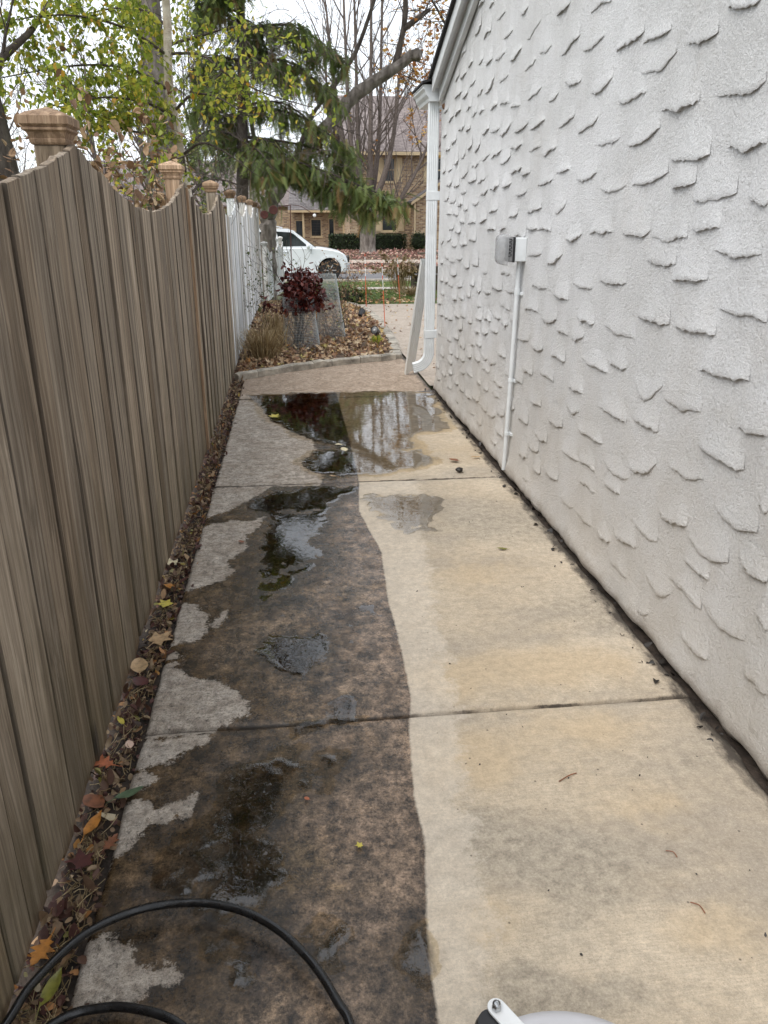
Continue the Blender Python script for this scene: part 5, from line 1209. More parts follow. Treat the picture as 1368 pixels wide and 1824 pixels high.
# lawn blades
BL_V = [(-0.02, 0, 0), (0.02, 0, 0), (0.03, 0.05, 1), (-0.12, 0, 0.05), (-0.09, 0.02, 0.05), (-0.2, -0.05, 0.85), (0.1, 0.05, 0), (0.13, 0.03, 0), (0.22, 0.1, 0.8)]
BL_F = [(0, 1, 2), (3, 4, 5), (6, 7, 8)]
n = 26000; xx = r.uniform(-0.2, 8, n); yy = r.uniform(16.6, 27.9, n); m = (yy < 23.9) | (yy > 25.0); xx, yy = xx[m], yy[m]; n = len(xx)
leaves_obj('grass', np.column_stack([xx, yy, gz(yy) - 0.03]), r.uniform(0.06, 0.12, n), MAT['grass'], None, r, BL_V, BL_F, r.normal(0, .2, n), 0, 'stuff')
# dark low junipers at the lawn edge
def clump(name, label, c, rx, ry, rz, mat, n, sz, cat='shrub', seed=1, tv=LEAF_V, tf=LEAF_F, lumps=8, box=False, core=True):
    r = np.random.default_rng(seed); root = empty(name, (c[0], c[1], float(gz(c[1]))), label, cat)
    P = []
    while len(P) < n:
        q = r.uniform(-1, 1, 3)
        if box: d = max(abs(q)); keep = d > 0.8 
        else: d = np.linalg.norm(q); keep = 0.66 < d < 1.0
        if keep:
            k = 1 + 0.16 * math.sin(q[0] * lumps + seed) * math.cos(q[1] * lumps) + 0.08 * math.sin(q[2] * lumps * 1.7)
            if box: k = 1 + 0.03 * math.sin(q[0] * 14 + seed)
            P.append((c[0] + q[0] * rx * k, c[1] + q[1] * ry * k, c[2] + max(-0.98, q[2]) * rz * k))
    leaves_obj('leaves', P, r.uniform(sz * .6, sz * 1.3, n), MAT[mat], root, r, tv, tf)
    b = MB()
    for k in range(7):
        a = r.uniform(0, 6.28); b.tube([(c[0] + math.cos(a) * .03, c[1], c[2] - rz - 0.02), (c[0] + math.cos(a) * rx * .4, c[1] + math.sin(a) * ry * .4, c[2]), (c[0] + math.cos(a) * rx * .7, c[1] + math.sin(a) * ry * .7, c[2] + rz * .6)], [.02, .012, .006], 4, False)
    V = np.array(b.v) - np.array(wl(root)); link('stems', np_mesh('stems', V, np.array(b.f)), MAT['twig_dark'], root)
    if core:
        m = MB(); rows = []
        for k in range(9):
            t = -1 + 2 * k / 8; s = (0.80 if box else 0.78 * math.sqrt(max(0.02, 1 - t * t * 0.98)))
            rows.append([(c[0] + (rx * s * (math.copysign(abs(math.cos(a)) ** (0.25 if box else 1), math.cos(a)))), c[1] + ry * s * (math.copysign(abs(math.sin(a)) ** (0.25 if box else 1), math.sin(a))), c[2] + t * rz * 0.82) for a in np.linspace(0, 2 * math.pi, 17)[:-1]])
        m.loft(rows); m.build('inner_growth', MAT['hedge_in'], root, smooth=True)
    return root
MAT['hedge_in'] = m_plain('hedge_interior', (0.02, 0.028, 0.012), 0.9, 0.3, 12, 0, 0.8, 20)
clump('juniper', 'low dark green juniper at the lawn edge behind the wire cages', (1.0, 17.3, -0.02), 0.75, 0.45, 0.22, 'needle', 1800, 0.10, seed=3)
# ------------------------------------------------------------------ bushes in wire cages
def cage(name, label, c, r0, r1, h, lean=(0, 0), seed=1, pitch=0.019, open_=0.0):
    r = np.random.default_rng(seed); root = empty(name, (c[0], c[1], c[2]), label, 'wire cage')
    n = int(2 * math.pi * r0 / pitch); m = int(h / pitch)
    A = np.linspace(0, 2 * math.pi, n, endpoint=False); Hh = np.linspace(0, 1, m)
    AA, HH = np.meshgrid(A, Hh)
    RR = (r0 + (r1 - r0) * HH) * (1 + 0.03 * np.sin(AA * 3 + seed) + 0.015 * np.sin(HH * 9))
    Xc = c[0] + lean[0] * HH + RR * np.cos(AA); Yc = c[1] + lean[1] * HH + RR * np.sin(AA); Zc = c[2] + h * HH
    P = np.stack([Xc, Yc, Zc], -1)
    w = 0.0014
    tang = np.stack([-np.sin(AA), np.cos(AA), 0 * AA], -1); upv = np.zeros_like(tang); upv[..., 2] = 1; nrm = np.stack([np.cos(AA), np.sin(AA), 0 * AA], -1)
    def strips(P0, P1, side, out):
        a = P0 + side * w; b_ = P0 - side * w; cc = P1 - side * w; d = P1 + side * w; e0 = P0 + out * w * 1.5; e1 = P1 + out * w * 1.5
        V = np.stack([a, b_, e0, d, cc, e1], -2).reshape(-1, 3); k = np.arange(len(V) // 6)[:, None] * 6
        F = np.concatenate([k + np.array([[0, 3, 5, 2]]), k + np.array([[2, 5, 4, 1]])])
        return V, F
    V1, F1 = strips(P[:-1].reshape(-1, 3), P[1:].reshape(-1, 3), tang[:-1].reshape(-1, 3), nrm[:-1].reshape(-1, 3))
    P2 = np.roll(P, -1, 1)
    V2, F2 = strips(P.reshape(-1, 3), P2.reshape(-1, 3), upv.reshape(-1, 3), nrm.reshape(-1, 3))
    np_obj('mesh', np.concatenate([V1, V2]), np.concatenate([F1, F2 + len(V1)]), MAT['wire'], parent=root)
    b = MB()
    for hh in (0, m - 1): b.tube([tuple(q) for q in np.concatenate([P[hh], P[hh][:1]])], 0.0028, 5, False)
    b.build('hoop', MAT['wire'], root)
    return root
BZ = 0.04
cage('wire_cage', 'grey wire mesh cage round the red-leaved bush', (0.09, 10.12, BZ), 0.235, 0.19, 0.62, (-0.02, 0.0), 1)
cage('wire_cage', 'taller tapering wire mesh cage beside the red bush', (0.51, 10.9, BZ), 0.20, 0.115, 0.84, (-0.03, 0), 2)
twiggy('red_bush', 'dark red-leaved bush growing out of a wire cage', (0.06, 10.12, BZ), [(0.10 + math.cos(a) * q, 10.12 + math.sin(a) * q * 0.7, z) for a, q, z in [(k * 0.9, 0.04 + 0.17 * ((k * 7) % 5) / 5, 0.60 + 0.36 * ((k * 3) % 7) / 7) for k in range(34)]], cat='bush', seed=111, leafmat='leaf_red', leafn=9, leafsz=0.066, stemmat='twig_dark', zmin=0.5, tilt=-0.6, PTp=dict(step=0.07, wob=0.12, up=0.03, dens=0.5, ang=(0.35, 0.8), len=(0.12, 0.25), rr=0.65, bare=0.45))
twiggy('caged_bush', 'nearly bare small-leaved bush inside the taller wire cage', (0.51, 10.9, BZ), [(0.51 + math.cos(k) * 0.17, 10.9 + math.sin(k) * 0.15, 0.30 + 0.05 * (k % 6)) for k in range(16)], cat='bush', seed=112, leafmat='leaf_dull', leafn=1, leafsz=0.028, stemmat='twig', stem=0.004)
twiggy('seedhead_plant', 'brown withered plant with seed heads behind the taller cage', (0.75, 11.5, BZ), [(0.68 + math.cos(k * 2.1) * 0.22, 11.5 + math.sin(k) * 0.12, 0.66 + 0.05 * (k % 5)) for k in range(12)], cat='plant', seed=113, leafmat='leaf_dry', leafn=4, leafsz=0.03, stemmat='twig_dark', stem=0.004, zmin=0.55)
twiggy('rambling_bush', 'thin rambling bush with small leaves against the white fence', (-0.42, 11.2, BZ), [(-0.45 + 0.09 * math.cos(k * 1.3), 11.0 + 0.5 * math.sin(k * 2), 0.45 + 0.11 * (k % 6)) for k in range(11)], cat='bush', seed=114, leafmat='leaf_dull', leafn=2, leafsz=0.035, stemmat='twig_dark', stem=0.003)
twiggy('tall_weed', 'tall dark leafless stalk standing above the red bush', (0.12, 12.6, 0.03), [(0.05, 12.6, 1.55), (0.1, 12.6, 1.35), (0.02, 12.65, 1.2)], cat='plant', seed=115, stemmat='twig_dark', stem=0.009, depth=1)

def tuft(name, label, c, n, h, spread, mat='straw', seed=1, w=0.006, arch=0.5, plume=0, cat='grass'):
    r = np.random.default_rng(seed); root = empty(name, tuple(c), label, cat); b = MB(); fr = []; pl = []
    for k in range(n):
        a = r.uniform(0, 2 * math.pi); q = abs(r.normal(0, 0.28)) * spread; L = h * r.uniform(0.5, 1.1); o = spread * r.uniform(0.2, 1.0) * arch
        p0 = Vector(c) + Vector((math.cos(a) * q, math.sin(a) * q, -0.02)); d = Vector((math.cos(a), math.sin(a), 0)); s = Vector((-math.sin(a), math.cos(a), 0))
        ang = r.uniform(0, 3.14); s = Vector((math.cos(ang), math.sin(ang), 0))
        pts = [p0, p0 + d * o * .25 + Vector((0, 0, L * .5)), p0 + d * o * .7 + Vector((0, 0, L * .85)), p0 + d * o * 1.2 + Vector((0, 0, L * (0.95 if r.random() < .5 else .7)))]
        ww = [w, w, w * .7, w * .15]; vs = []
        for p, q2 in zip(pts, ww): vs += [p + s * q2 * .5, p - s * q2 * .5]
        b.add(vs, [(0, 1, 3, 2), (2, 3, 5, 4), (4, 5, 7, 6)]); fr += [r.random()] * 3
        if k < plume: pl.append(pts)
    V = np.array(b.v) - np.array(wl(root)); link('blades', np_mesh('blades', V, np.array(b.f), face_attrs={'rnd': fr}), MAT[mat], root)
    if plume:
        P = []; 
        for pts in pl: P += along([pts[2], pts[3], pts[3] + (pts[3] - pts[2]) * 0.8], r, 60, 0.018)
        leaves_obj('plumes', P, 0.07, MAT['straw'], root, r, LEAF_V, LEAF_F)
    return root
tuft('dried_grass', 'tangled clump of dry straw-coloured grass at the foot of the white fence', (-0.36, 9.15, 0.03), 620, 0.42, 0.30, seed=121, arch=0.9)
tuft('dried_grass', 'small dry grass tuft beside the first wire cage', (-0.22, 9.75, 0.03), 260, 0.55, 0.22, seed=122, arch=0.6)
tuft('straw_stalks', 'few tall yellow-green stalks left of the red bush', (-0.2, 10.1, 0.03), 16, 0.75, 0.16, seed=123, arch=0.2)
tuft('yellow_grass', 'yellow-green leaf tuft beside the front spotlight', (1.08, 10.2, 0.03), 90, 0.16, 0.14, mat='leaf_birch', seed=124, w=0.012)
tuft('ornamental_grass', 'tall ornamental grass with pale plumes beside the timber box', (3.0, 22.2, float(gz(22.2))), 110, 1.05, 0.45, seed=125, plume=22, w=0.012, arch=0.9)
tuft('brown_grass', 'low brown grass mound before the timber box', (3.05, 20.2, float(gz(20.2))), 240, 0.26, 0.36, seed=126, w=0.012, arch=1.1)

# spotlights, driveway markers, ornament
def spotlight(c, label, yaw, tilt):
    root = empty('garden_spotlight', tuple(c), label, 'garden light', 'spotlights in the bed')
    b = MB(); b.lathe((c[0], c[1], c[2]), [(0.05, 0), (0.055, 0.01), (0.05, 0.02), (0.02, 0.03)], 16); b.build('base', MAT['black_plastic'], root, smooth=True)
    b = MB(); b.tube([(c[0], c[1], c[2] + 0.02), (c[0], c[1], c[2] + 0.075)], 0.012, 8); b.build('stem', MAT['black_plastic'], root, smooth=True)
    M = Matrix.Translation((c[0], c[1], c[2] + 0.105)) @ Matrix.Rotation(yaw, 4, 'Z') @ Matrix.Rotation(tilt, 4, 'X')
    def L(prof, name, mat):
        b = MB(); b.lathe((0, 0, 0), prof, 20); b.v = [tuple(M @ Vector(p)) for p in b.v]; return b.build(name, mat, root, smooth=True)
    L([(0.012, -0.085), (0.03, -0.075), (0.038, -0.03), (0.054, 0.03), (0.056, 0.05), (0.050, 0.05), (0.048, 0.044)], 'housing', MAT['black_plastic'])
    L([(0.001, 0.040), (0.044, 0.041), (0.046, 0.0455), (0.001, 0.0495)], 'lens', MAT['steel'])
    L([(0.001, 0.0497), (0.016, 0.0497), (0.014, 0.054), (0.001, 0.055)], 'reflector', MAT['white_band'])
    return root
spotlight((1.13, 10.75, 0.035), 'black garden spotlight facing the walkway near the stone edge', R(-35), R(72))
spotlight((1.13, 13.1, 0.02), 'black garden spotlight farther back, seen from behind', R(150), R(60))
def marker(x, y, h, label, lean=(0, 0), fl=False):
    z = float(gz(y)); root = empty('driveway_marker', (x, y, z), label, 'marker stake', 'driveway marker stakes')
    def seg(a, q, name, mat):
        b = MB(); b.tube([(x + lean[0] * a, y + lean[1] * a, z + h * a), (x + lean[0] * q, y + lean[1] * q, z + h * q)], 0.0055, 8); b.build(name, mat, root, smooth=True)
    seg(-0.08, 0.60, 'rod', MAT['orange']); seg(0.6003, 0.76, 'band', MAT['white_band']); seg(0.7603, 0.82, 'rod', MAT['orange']); seg(0.8203, 0.95, 'band', MAT['white_band']); seg(0.9503, 1.0, 'tip', MAT['orange'])
marker(1.385, 11.85, 0.97, 'orange and white driveway marker nearest the spotlight', (-0.05, 0))
marker(1.42, 15.3, 1.02, 'orange and white marker standing in front of the juniper', (-0.02, 0))
marker(2.27, 16.7, 0.98, 'orange and white marker at the lawn corner, nearest the timber box', (-0.07, 0))

orn = empty('garden_ornament', (0.0, 14, 0), 'rusty wire garden ornament with two red discs and a white ball', 'ornament')
b = MB(); b.tube(spine([(0.0, 14, 0.0), (0.01, 14, 0.9), (0.02, 14, 1.5), (0.029, 14, 1.8)], 4), 0.008, 6); b.build('stem', MAT['rust'], orn, smooth=True)
b = MB(); b.tube(spine([(0.029, 14, 1.8), (-0.08, 14, 1.78), (-0.2, 14, 1.74), (-0.4, 14, 1.66)], 5), 0.006, 6); b.tube(spine([(0.029, 14, 1.8), (0.2, 14, 1.78), (0.34, 14, 1.7), (0.43, 14, 1.64)], 5), 0.005, 6); b.build('arm', MAT['rust'], orn, smooth=True)
for x, z, q in ((-0.41, 1.645, 0.068), (-0.255, 1.72, 0.074)):
    b = MB(); b.lathe((x, 13.985, z), [(0.001, -0.006), (q * .9, -0.012), (q, 0.0), (q * .9, 0.006), (0.001, 0.004)], 24, 'y'); b.build('disc', MAT['rust'], orn, smooth=True)
b = MB(); b.lathe((0.43, 14, 1.635), [(0.003, -0.03), (0.02, -0.022), (0.03, 0), (0.02, 0.022), (0.003, 0.03)], 12); b.build('ball', MAT['white_band'], orn, smooth=True)

# timber box by the lawn
tb = empty('timber_box', (3.55, 22, float(gz(22))), 'grey timber planter box with flat top boards behind the loose downspout', 'planter')
zz = float(gz(22))
for x, h in ((3.34, 0.42), (3.52, 0.42), (3.86, 0.72), (4.2, 0.72)):
    b = MB(); b.box(x - .045, x + .045, 21.95, 22.04, zz - .05, h - 0.04); b.build('post', MAT['wood_dark'], tb, bevel=.004)
for x0, x1, h in ((3.28, 3.62, 0.42), (3.47, 4.3, 0.715)):
    b = MB(); b.box(x0, x1, 21.9, 22.09, h - 0.04, h); b.build('top_board', MAT['wood_dark'], tb, bevel=.004)
for k in range(3):
    b = MB(); b.box(3.3, 4.25, 22.045, 22.07, zz + .05 + k * .22, zz + .25 + k * .22); b.build('side_board', MAT['wood_dark'], tb)

# ------------------------------------------------------------------ white parked car
def build_car(ox, oy, oz):
    root = empty('parked_car', (ox, oy, oz), 'white parked car with dark side windows at the street behind the red bush', 'car')
    W = 0.91
    def at(x, y, z): return (ox + x, oy + y, oz + z)
    def arch(cx, rr=0.43):
        return [(cx + rr * math.cos(a), 0.37 + rr * math.sin(a)) for a in np.linspace(math.pi * 1.07, -math.pi * 0.07, 13)]
    # lower body, side profile with wheel arches (x forward)
    prof = [(-2.52, 0.42), (-2.58, 0.62), (-2.55, 1.0), (-2.5, 1.12), (-1.0, 1.13), (0.78, 1.13), (1.1, 1.11), (1.45, 1.06), (1.75, 0.99), (1.93, 0.90), (2.03, 0.76), (2.07, 0.6), (2.07, 0.42), (1.98, 0.3)]
    prof += [(q[0], max(q[1], 0.3)) for q in reversed(arch(1.36))] + [(q[0], max(q[1], 0.3)) for q in reversed(arch(-1.40))] + [(-2.4, 0.32)]
    rings = []
    for y, k in ((-W + 0.05, 0.0), (-W, 0.04), (-W, 0.04)):
        pass
    ysec = [(-W, 0.035), (-W + 0.03, 0.012), (-W + 0.10, 0.0), (W - 0.10, 0.0), (W - 0.03, 0.012), (W, 0.035)]
    for y, ins in ysec:
        ring = []
        for (x, z) in prof:
            zz_ = z - ins * (1.0 if z > 0.9 else 0.0); xx_ = x - ins * (1 if x > 1.9 else 0) + ins * (1 if x < -2.4 else 0)
            fr = max(0.0, x - 1.5) ** 2 * 0.42 if abs(y) > 0.7 else 0
            ring.append(at(xx_ - (fr if abs(y) > .85 else fr * .5), y - math.copysign(0.05 * max(0, (z - 0.75)) + 0.03 * max(0, 0.6 - z), y), zz_))
        rings.append(ring)
    b = MB(); b.loft(rings); body = b.build('body', MAT['car_white'], root, smooth=True, sharp=28)
    # cabin
    cab = [(-2.45, 1.10), (-2.33, 1.62), (-2.0, 1.72), (-0.9, 1.76), (-0.05, 1.73), (0.16, 1.66), (0.92, 1.10)]
    def cring(y, t): return [at(x, y * (1 - 0.17 * (z - 1.10) / 0.66) if abs(y) > .5 else y, z) for x, z in cab]
    b = MB(); b.loft([cring(-W + .055, 0), cring(-W + .30, 0), cring(W - .30, 0), cring(W - .055, 0)]); b.build('cabin', MAT['car_white'], root, smooth=True, sharp=25)
    def yside(z, s): return s * ((W - .055) * (1 - 0.17 * (z - 1.10) / 0.66) + 0.004)
    wins = {'side_window': [[(-2.25, 1.17), (-2.2, 1.56), (-1.62, 1.62), (-1.55, 1.17)], [(-1.46, 1.17), (-1.52, 1.63), (-0.55, 1.66), (-0.45, 1.17)], [(-0.36, 1.17), (-0.45, 1.66), (0.04, 1.63), (0.13, 1.58), (0.62, 1.18)]]}
    for s in (-1, 1):
        for k, wv in enumerate(wins['side_window']):
            b = MB(); n = len(wv)
            b.add([at(x, yside(z, s), z) for x, z in wv] + [at(x, yside(z, s) - s * .02, z) for x, z in wv], [tuple(range(n))] + [(j, (j + 1) % n, n + (j + 1) % n, n + j) for j in range(n)])
            b.build('side_window', MAT['car_glass'], root)
    b = MB(); ws = [(0.20, 1.635), (0.885, 1.135)]
    for s_ in (0,):
        q = [at(ws[0][0] + .006, -0.66, ws[0][1]), at(ws[0][0] + .006, 0.66, ws[0][1]), at(ws[1][0] + .012, 0.78, ws[1][1]), at(ws[1][0] + .012, -0.78, ws[1][1])]
        q2 = [(p[0] - .02, p[1], p[2] - .02) for p in q]
        b.add(q + q2, [(0, 1, 2, 3), (4, 7, 6, 5), (0, 4, 5, 1), (1, 5, 6, 2), (2, 6, 7, 3), (3, 7, 4, 0)])
    b.build('windscreen', MAT['car_glass'], root)
    for s in (-1, 1):
        b = MB(); b.tube([at(-2.1, s * .55, 1.77), at(-1.9, s * .56, 1.815), at(-0.5, s * .56, 1.82), at(-0.25, s * .55, 1.77)], 0.018, 8); b.build('roof_rail', MAT['steel'], root, smooth=True)
        b = MB(); b.lathe(at(0.62, s * 0.99, 1.18), [(0.02, -0.07), (0.085, -0.05), (0.10, 0.0), (0.08, 0.05), (0.03, 0.07)], 12, 'x'); b.build('mirror', MAT['car_white'], root, smooth=True)
        b = MB(); rows = [[at(x - .02 + 0.0, s * y, z) for x, y, z in sec] for sec in ([(1.62, .895, .80), (1.90, .70, .72), (1.96, .66, .86), (1.70, .88, .95)], [(1.64, .912, .80), (1.94, .73, .72), (1.985, .67, .86), (1.72, .895, .95)])]
        b.loft(rows); b.build('headlight', MAT['glass_lamp'], root, bevel=.01)
        b = MB(); b.box(*sorted((ox - 2.575, ox - 2.50)), *sorted((oy + s * .70, oy + s * .86)), oz + .75, oz + 1.1); b.build('tail_light', MAT['orange'], root, bevel=.01)
        for cx in (1.36, -1.40):
            c = at(cx, s * (W - .14), 0.37)
            b = MB(); b.lathe(c, [(0.24, -.115), (.33, -.12), (.365, -.09), (.37, 0), (.365, .09), (.33, .12), (.24, .115)], 32, 'y'); w = b.build('wheel', MAT['tyre'], root, smooth=True)
            b = MB(); b.lathe((c[0], c[1] + s * .085, c[2]), [(.235, -.03 * s), (.24, .025 * s), (.215, .028 * s), (.20, -.005 * s), (.07, .0), (.05, .02 * s), (.001, .024 * s)], 24, 'y'); b.build('rim', MAT['steel'], w, smooth=True)
            for q in range(6):
                a = q * math.pi / 3; b = MB(); b.tube([(c[0] + .05 * math.cos(a), c[1] + s * .1, c[2] + .05 * math.sin(a)), (c[0] + .22 * math.cos(a), c[1] + s * .103, c[2] + .22 * math.sin(a))], .022, 6); b.build('spoke', MAT['steel'], w, smooth=True)
            b = MB()
            ar = [(cx + q * math.cos(a), 0.37 + q * math.sin(a)) for a in np.linspace(0.0, math.pi, 15) for q in (0.43,)]
            ar2 = [(cx + .49 * math.cos(a), 0.37 + .49 * math.sin(a)) for a in np.linspace(0.0, math.pi, 15)]
            ring_o = ar2 + ar[::-1]
            b.loft([[at(x, s * (W - .06), z) for x, z in ring_o], [at(x, s * (W + .022), z) for x, z in ring_o]]); b.build('wheel_arch', MAT['car_white'], root, smooth=True, sharp=30)
        for x in (-1.5, -0.42, 0.72):
            b = MB(); b.box(ox + x, ox + x + .008, *sorted((oy + s * (W - .01), oy + s * (W - .0155))), oz + .42, oz + 1.08); b.build('door_seam', MAT['black_plastic'], root)
        for x in (-1.35, -0.25):
            b = MB(); b.box(ox + x, ox + x + .17, *sorted((oy + s * (W - .02), oy + s * (W + .02))), oz + .98, oz + 1.01); b.build('door_handle', MAT['car_white'], root, bevel=.008)
    b = MB(); b.box(ox + 2.02, ox + 2.078, oy - .5, oy + .5, oz + .62, oz + .82); b.build('grille', MAT['black_plastic'], root, bevel=.01)
    b = MB(); b.loft([[at(1.98, y, .35), at(2.10 - abs(y) ** 3 * .25, y, .36), at(2.12 - abs(y) ** 3 * .25, y, .55), at(1.98, y, .58)] for y in np.linspace(-.88, .88, 9)]); b.build('bumper', MAT['paint_grey'], root, smooth=True, sharp=40)
    b = MB(); b.box(ox - 2.3, ox + 1.9, oy - .75, oy + .75, oz + .26, oz + .34); b.build('underbody', MAT['black_plastic'], root)
MAT['glass_lamp'] = m_plain('headlamp_lens', (0.62, 0.58, 0.52), 0.12, 0.25, 9)
build_car(0.0, 29.25, -0.485)

# ------------------------------------------------------------------ brick house across the street
bh = empty('brick_house', (5.5, 45, 0), 'tan brick house with brown shingle roof and cream shutters across the street', 'house')
def wall_with_holes(x0, x1, z0, z1, y, holes, thick=0.2):
    """front wall pieces round rectangular openings, one mesh"""
    b = MB(); xs = sorted({x0, x1, *[h[0] for h in holes], *[h[1] for h in holes]}); zs = sorted({z0, z1, *[h[2] for h in holes], *[h[3] for h in holes]})
    for a, q in zip(xs[:-1], xs[1:]):
        for c, d in zip(zs[:-1], zs[1:]):
            if any(a >= h[0] - 1e-6 and q <= h[1] + 1e-6 and c >= h[2] - 1e-6 and d <= h[3] + 1e-6 for h in holes): continue
            b.add([(a, y, c), (q, y, c), (q, y, d), (a, y, d)], [(0, 1, 2, 3)])
    for h in holes:
        b.add([(h[0], y, h[2]), (h[1], y, h[2]), (h[1], y, h[3]), (h[0], y, h[3]), (h[0], y + thick, h[2]), (h[1], y + thick, h[2]), (h[1], y + thick, h[3]), (h[0], y + thick, h[3])], [(0, 4, 5, 1), (1, 5, 6, 2), (2, 6, 7, 3), (3, 7, 4, 0)])
    return b
def window(root, h, y, mid=True, shutters=True, sw=0.38, blinds=False):
    x0, x1, z0, z1 = h; f = 0.055
    b = MB()
    for bx in ((x0, x1, z0, z0 + f), (x0, x1, z1 - f, z1), (x0, x0 + f, z0 + f, z1 - f), (x1 - f, x1, z0 + f, z1 - f)): b.box(bx[0], bx[1], y + .04, y + .10, bx[2], bx[3])
    if mid: b.box(x0 + f, x1 - f, y + .045, y + .095, (z0 + z1) / 2 - .025, (z0 + z1) / 2 + .025)
    w = b.build('window', MAT['cream'], root)
    b = MB(); b.box(x0 + f, x1 - f, y + .11, y + .13, z0 + f, z1 - f); b.build('pane', MAT['pane_dark'], w)
    b = MB(); b.box(x0 - .06, x1 + .06, y - .05, y + .03, z0 - .07, z0 - .003); b.build('sill', MAT['cream'], w)
    if blinds:
        for k in range(6):
            zz_ = z0 + f + (z1 - z0 - 2 * f) * (k + .5) / 6; b = MB(); b.box(x0 + f, x1 - f, y + .10, y + .108, zz_, zz_ + .03); b.build('slat', MAT['dark_metal'], w)
    if shutters:
        for a in (x0 - sw - .01, x1 + .01):
            b = MB(); b.box(a, a + sw, y - .045, y - .004, z0, z1); s = b.build('shutter', MAT['cream'], root)
            for c, d in ((z0 + .08, (z0 + z1) / 2 - .04), ((z0 + z1) / 2 + .04, z1 - .08)):
                b = MB(); b.box(a + .05, a + sw - .05, y - .055, y - .0455, c, d); b.build('panel', MAT['cream'], s)
W_main = [(5.07, 5.94, 0.94, 2.27), (5.15, 5.80, 3.45, 4.66), (7.72, 8.4, 3.45, 4.66)]
b = wall_with_holes(3.3, 12, -0.1, 4.85, 45, W_main); b.add([(3.3, 45, -.1), (3.3, 55, -.1), (3.3, 55, 4.85), (3.3, 45, 4.85)], [(0, 1, 2, 3)]); b.add([(12, 45, -.1), (12, 55, -.1), (12, 55, 4.85), (12, 45, 4.85)], [(0, 1, 2, 3)])
b.build('wall', MAT['brick'], bh)
for k, h in enumerate(W_main): window(bh, h, 45, sw=0.36)
b = MB(); b.loft([[(2.9, 44.5, 4.83), (12.4, 44.5, 4.83), (12.4, 44.5, 4.93), (2.9, 44.5, 4.93)], [(2.9, 50, 8.15), (12.4, 50, 8.15), (12.4, 50, 8.25), (2.9, 50, 8.25)]]); b.loft([[(2.9, 50, 8.15), (12.4, 50, 8.15), (12.4, 50, 8.25), (2.9, 50, 8.25)], [(2.9, 55.5, 4.83), (12.4, 55.5, 4.83), (12.4, 55.5, 4.93), (2.9, 55.5, 4.93)]]); rf = b.build('roof', MAT['roof'], bh)
b = MB(); b.box(2.9, 12.4, 44.42, 44.497, 4.74, 4.9); b.build('gutter', MAT['cream'], rf)
b = MB(); b.box(3.3, 12, 44.5, 45.0, 4.78, 4.81); b.build('soffit', MAT['cream'], rf)
# gabled bay on the right
b = MB(); b.add([(6.75, 43.4, -.1), (10.6, 43.4, -.1), (10.6, 43.4, 2.5), (8.67, 43.4, 3.75), (6.75, 43.4, 2.5), (6.75, 45, -.1), (6.75, 45, 2.5), (10.6, 45, -.1), (10.6, 45, 2.5)], [(0, 1, 2, 3, 4), (0, 4, 6, 5), (1, 7, 8, 2)]); b.build('bay_wall', MAT['brick'], bh)
b = MB(); b.loft([[(6.45, y, 2.36), (6.45, y, 2.46), (8.67, y, 3.90), (8.67, y, 3.80)] for y in (43.15, 46.5)]); b.loft([[(10.9, y, 2.36), (10.9, y, 2.46), (8.67, y, 3.90), (8.67, y, 3.80)] for y in (43.15, 46.5)]); br = b.build('bay_roof', MAT['roof2'], bh)
b = MB(); b.loft([[(6.42, y, 2.26), (6.42, y, 2.40), (8.67, y, 3.86), (8.67, y, 3.72)] for y in (43.10, 43.148)]); b.loft([[(10.93, y, 2.26), (10.93, y, 2.40), (8.67, y, 3.86), (8.67, y, 3.72)] for y in (43.10, 43.148)]); b.build('bargeboard', MAT['cream'], br)
b = MB(); b.box(6.60, 6.68, 43.2, 43.28, 0.0, 2.35); b.build('downspout', MAT['cream'], bh)
b = MB(); b.lathe((7.37, 43.33, 1.42), [(.02, -.18), (.06, -.12), (.075, .06), (.09, .07), (.02, .2)], 8); b.box(7.35, 7.39, 43.34, 43.398, 1.40, 1.46); b.build('wall_lantern', MAT['dark_metal'], bh)
# lower wing on the left
W_wing = [(0.45, 1.02, 0.53, 1.50), (1.22, 1.86, 0.50, 1.55), (2.2, 2.62, -0.1, 1.62)]
W_wing = [(0.35, 0.86, 0.50, 1.52), (1.28, 1.95, 0.56, 1.58), (2.36, 2.74, 0.40, 1.62)]
b = wall_with_holes(-0.6, 3.3, -0.2, 2.05, 50, W_wing); b.build('wing_wall', MAT['brick'], bh)
for k, h in enumerate(W_wing): window(bh, h, 50, mid=False, shutters=False, blinds=(k == 1))
b = MB(); b.loft([[(-0.05, 49.4, 2.0), (3.4, 49.4, 2.0), (3.4, 49.4, 2.1), (-0.05, 49.4, 2.1)], [(0.3, 55, 4.35), (3.4, 55, 4.35), (3.4, 55, 4.45), (0.3, 55, 4.45)]]); wr_ = b.build('wing_roof', MAT['roof2'], bh)
b = MB(); b.box(-0.05, 3.3, 49.3, 49.398, 1.94, 2.06); b.build('gutter', MAT['cream'], wr_)
for x in (0.78, 3.2):
    b = MB(); b.box(x, x + .12, 49.5, 49.62, -0.2, 2.0); b.build('porch_post', MAT['cream'], bh)
nh = empty('neighbour_house', (-7, 57, 0), 'neighbouring house with pale shingle roof behind the leaning tree', 'house')
b = MB(); b.box(-14, 1.2, 57, 65, -0.2, 2.5); b.build('wall', MAT['cream'], nh)
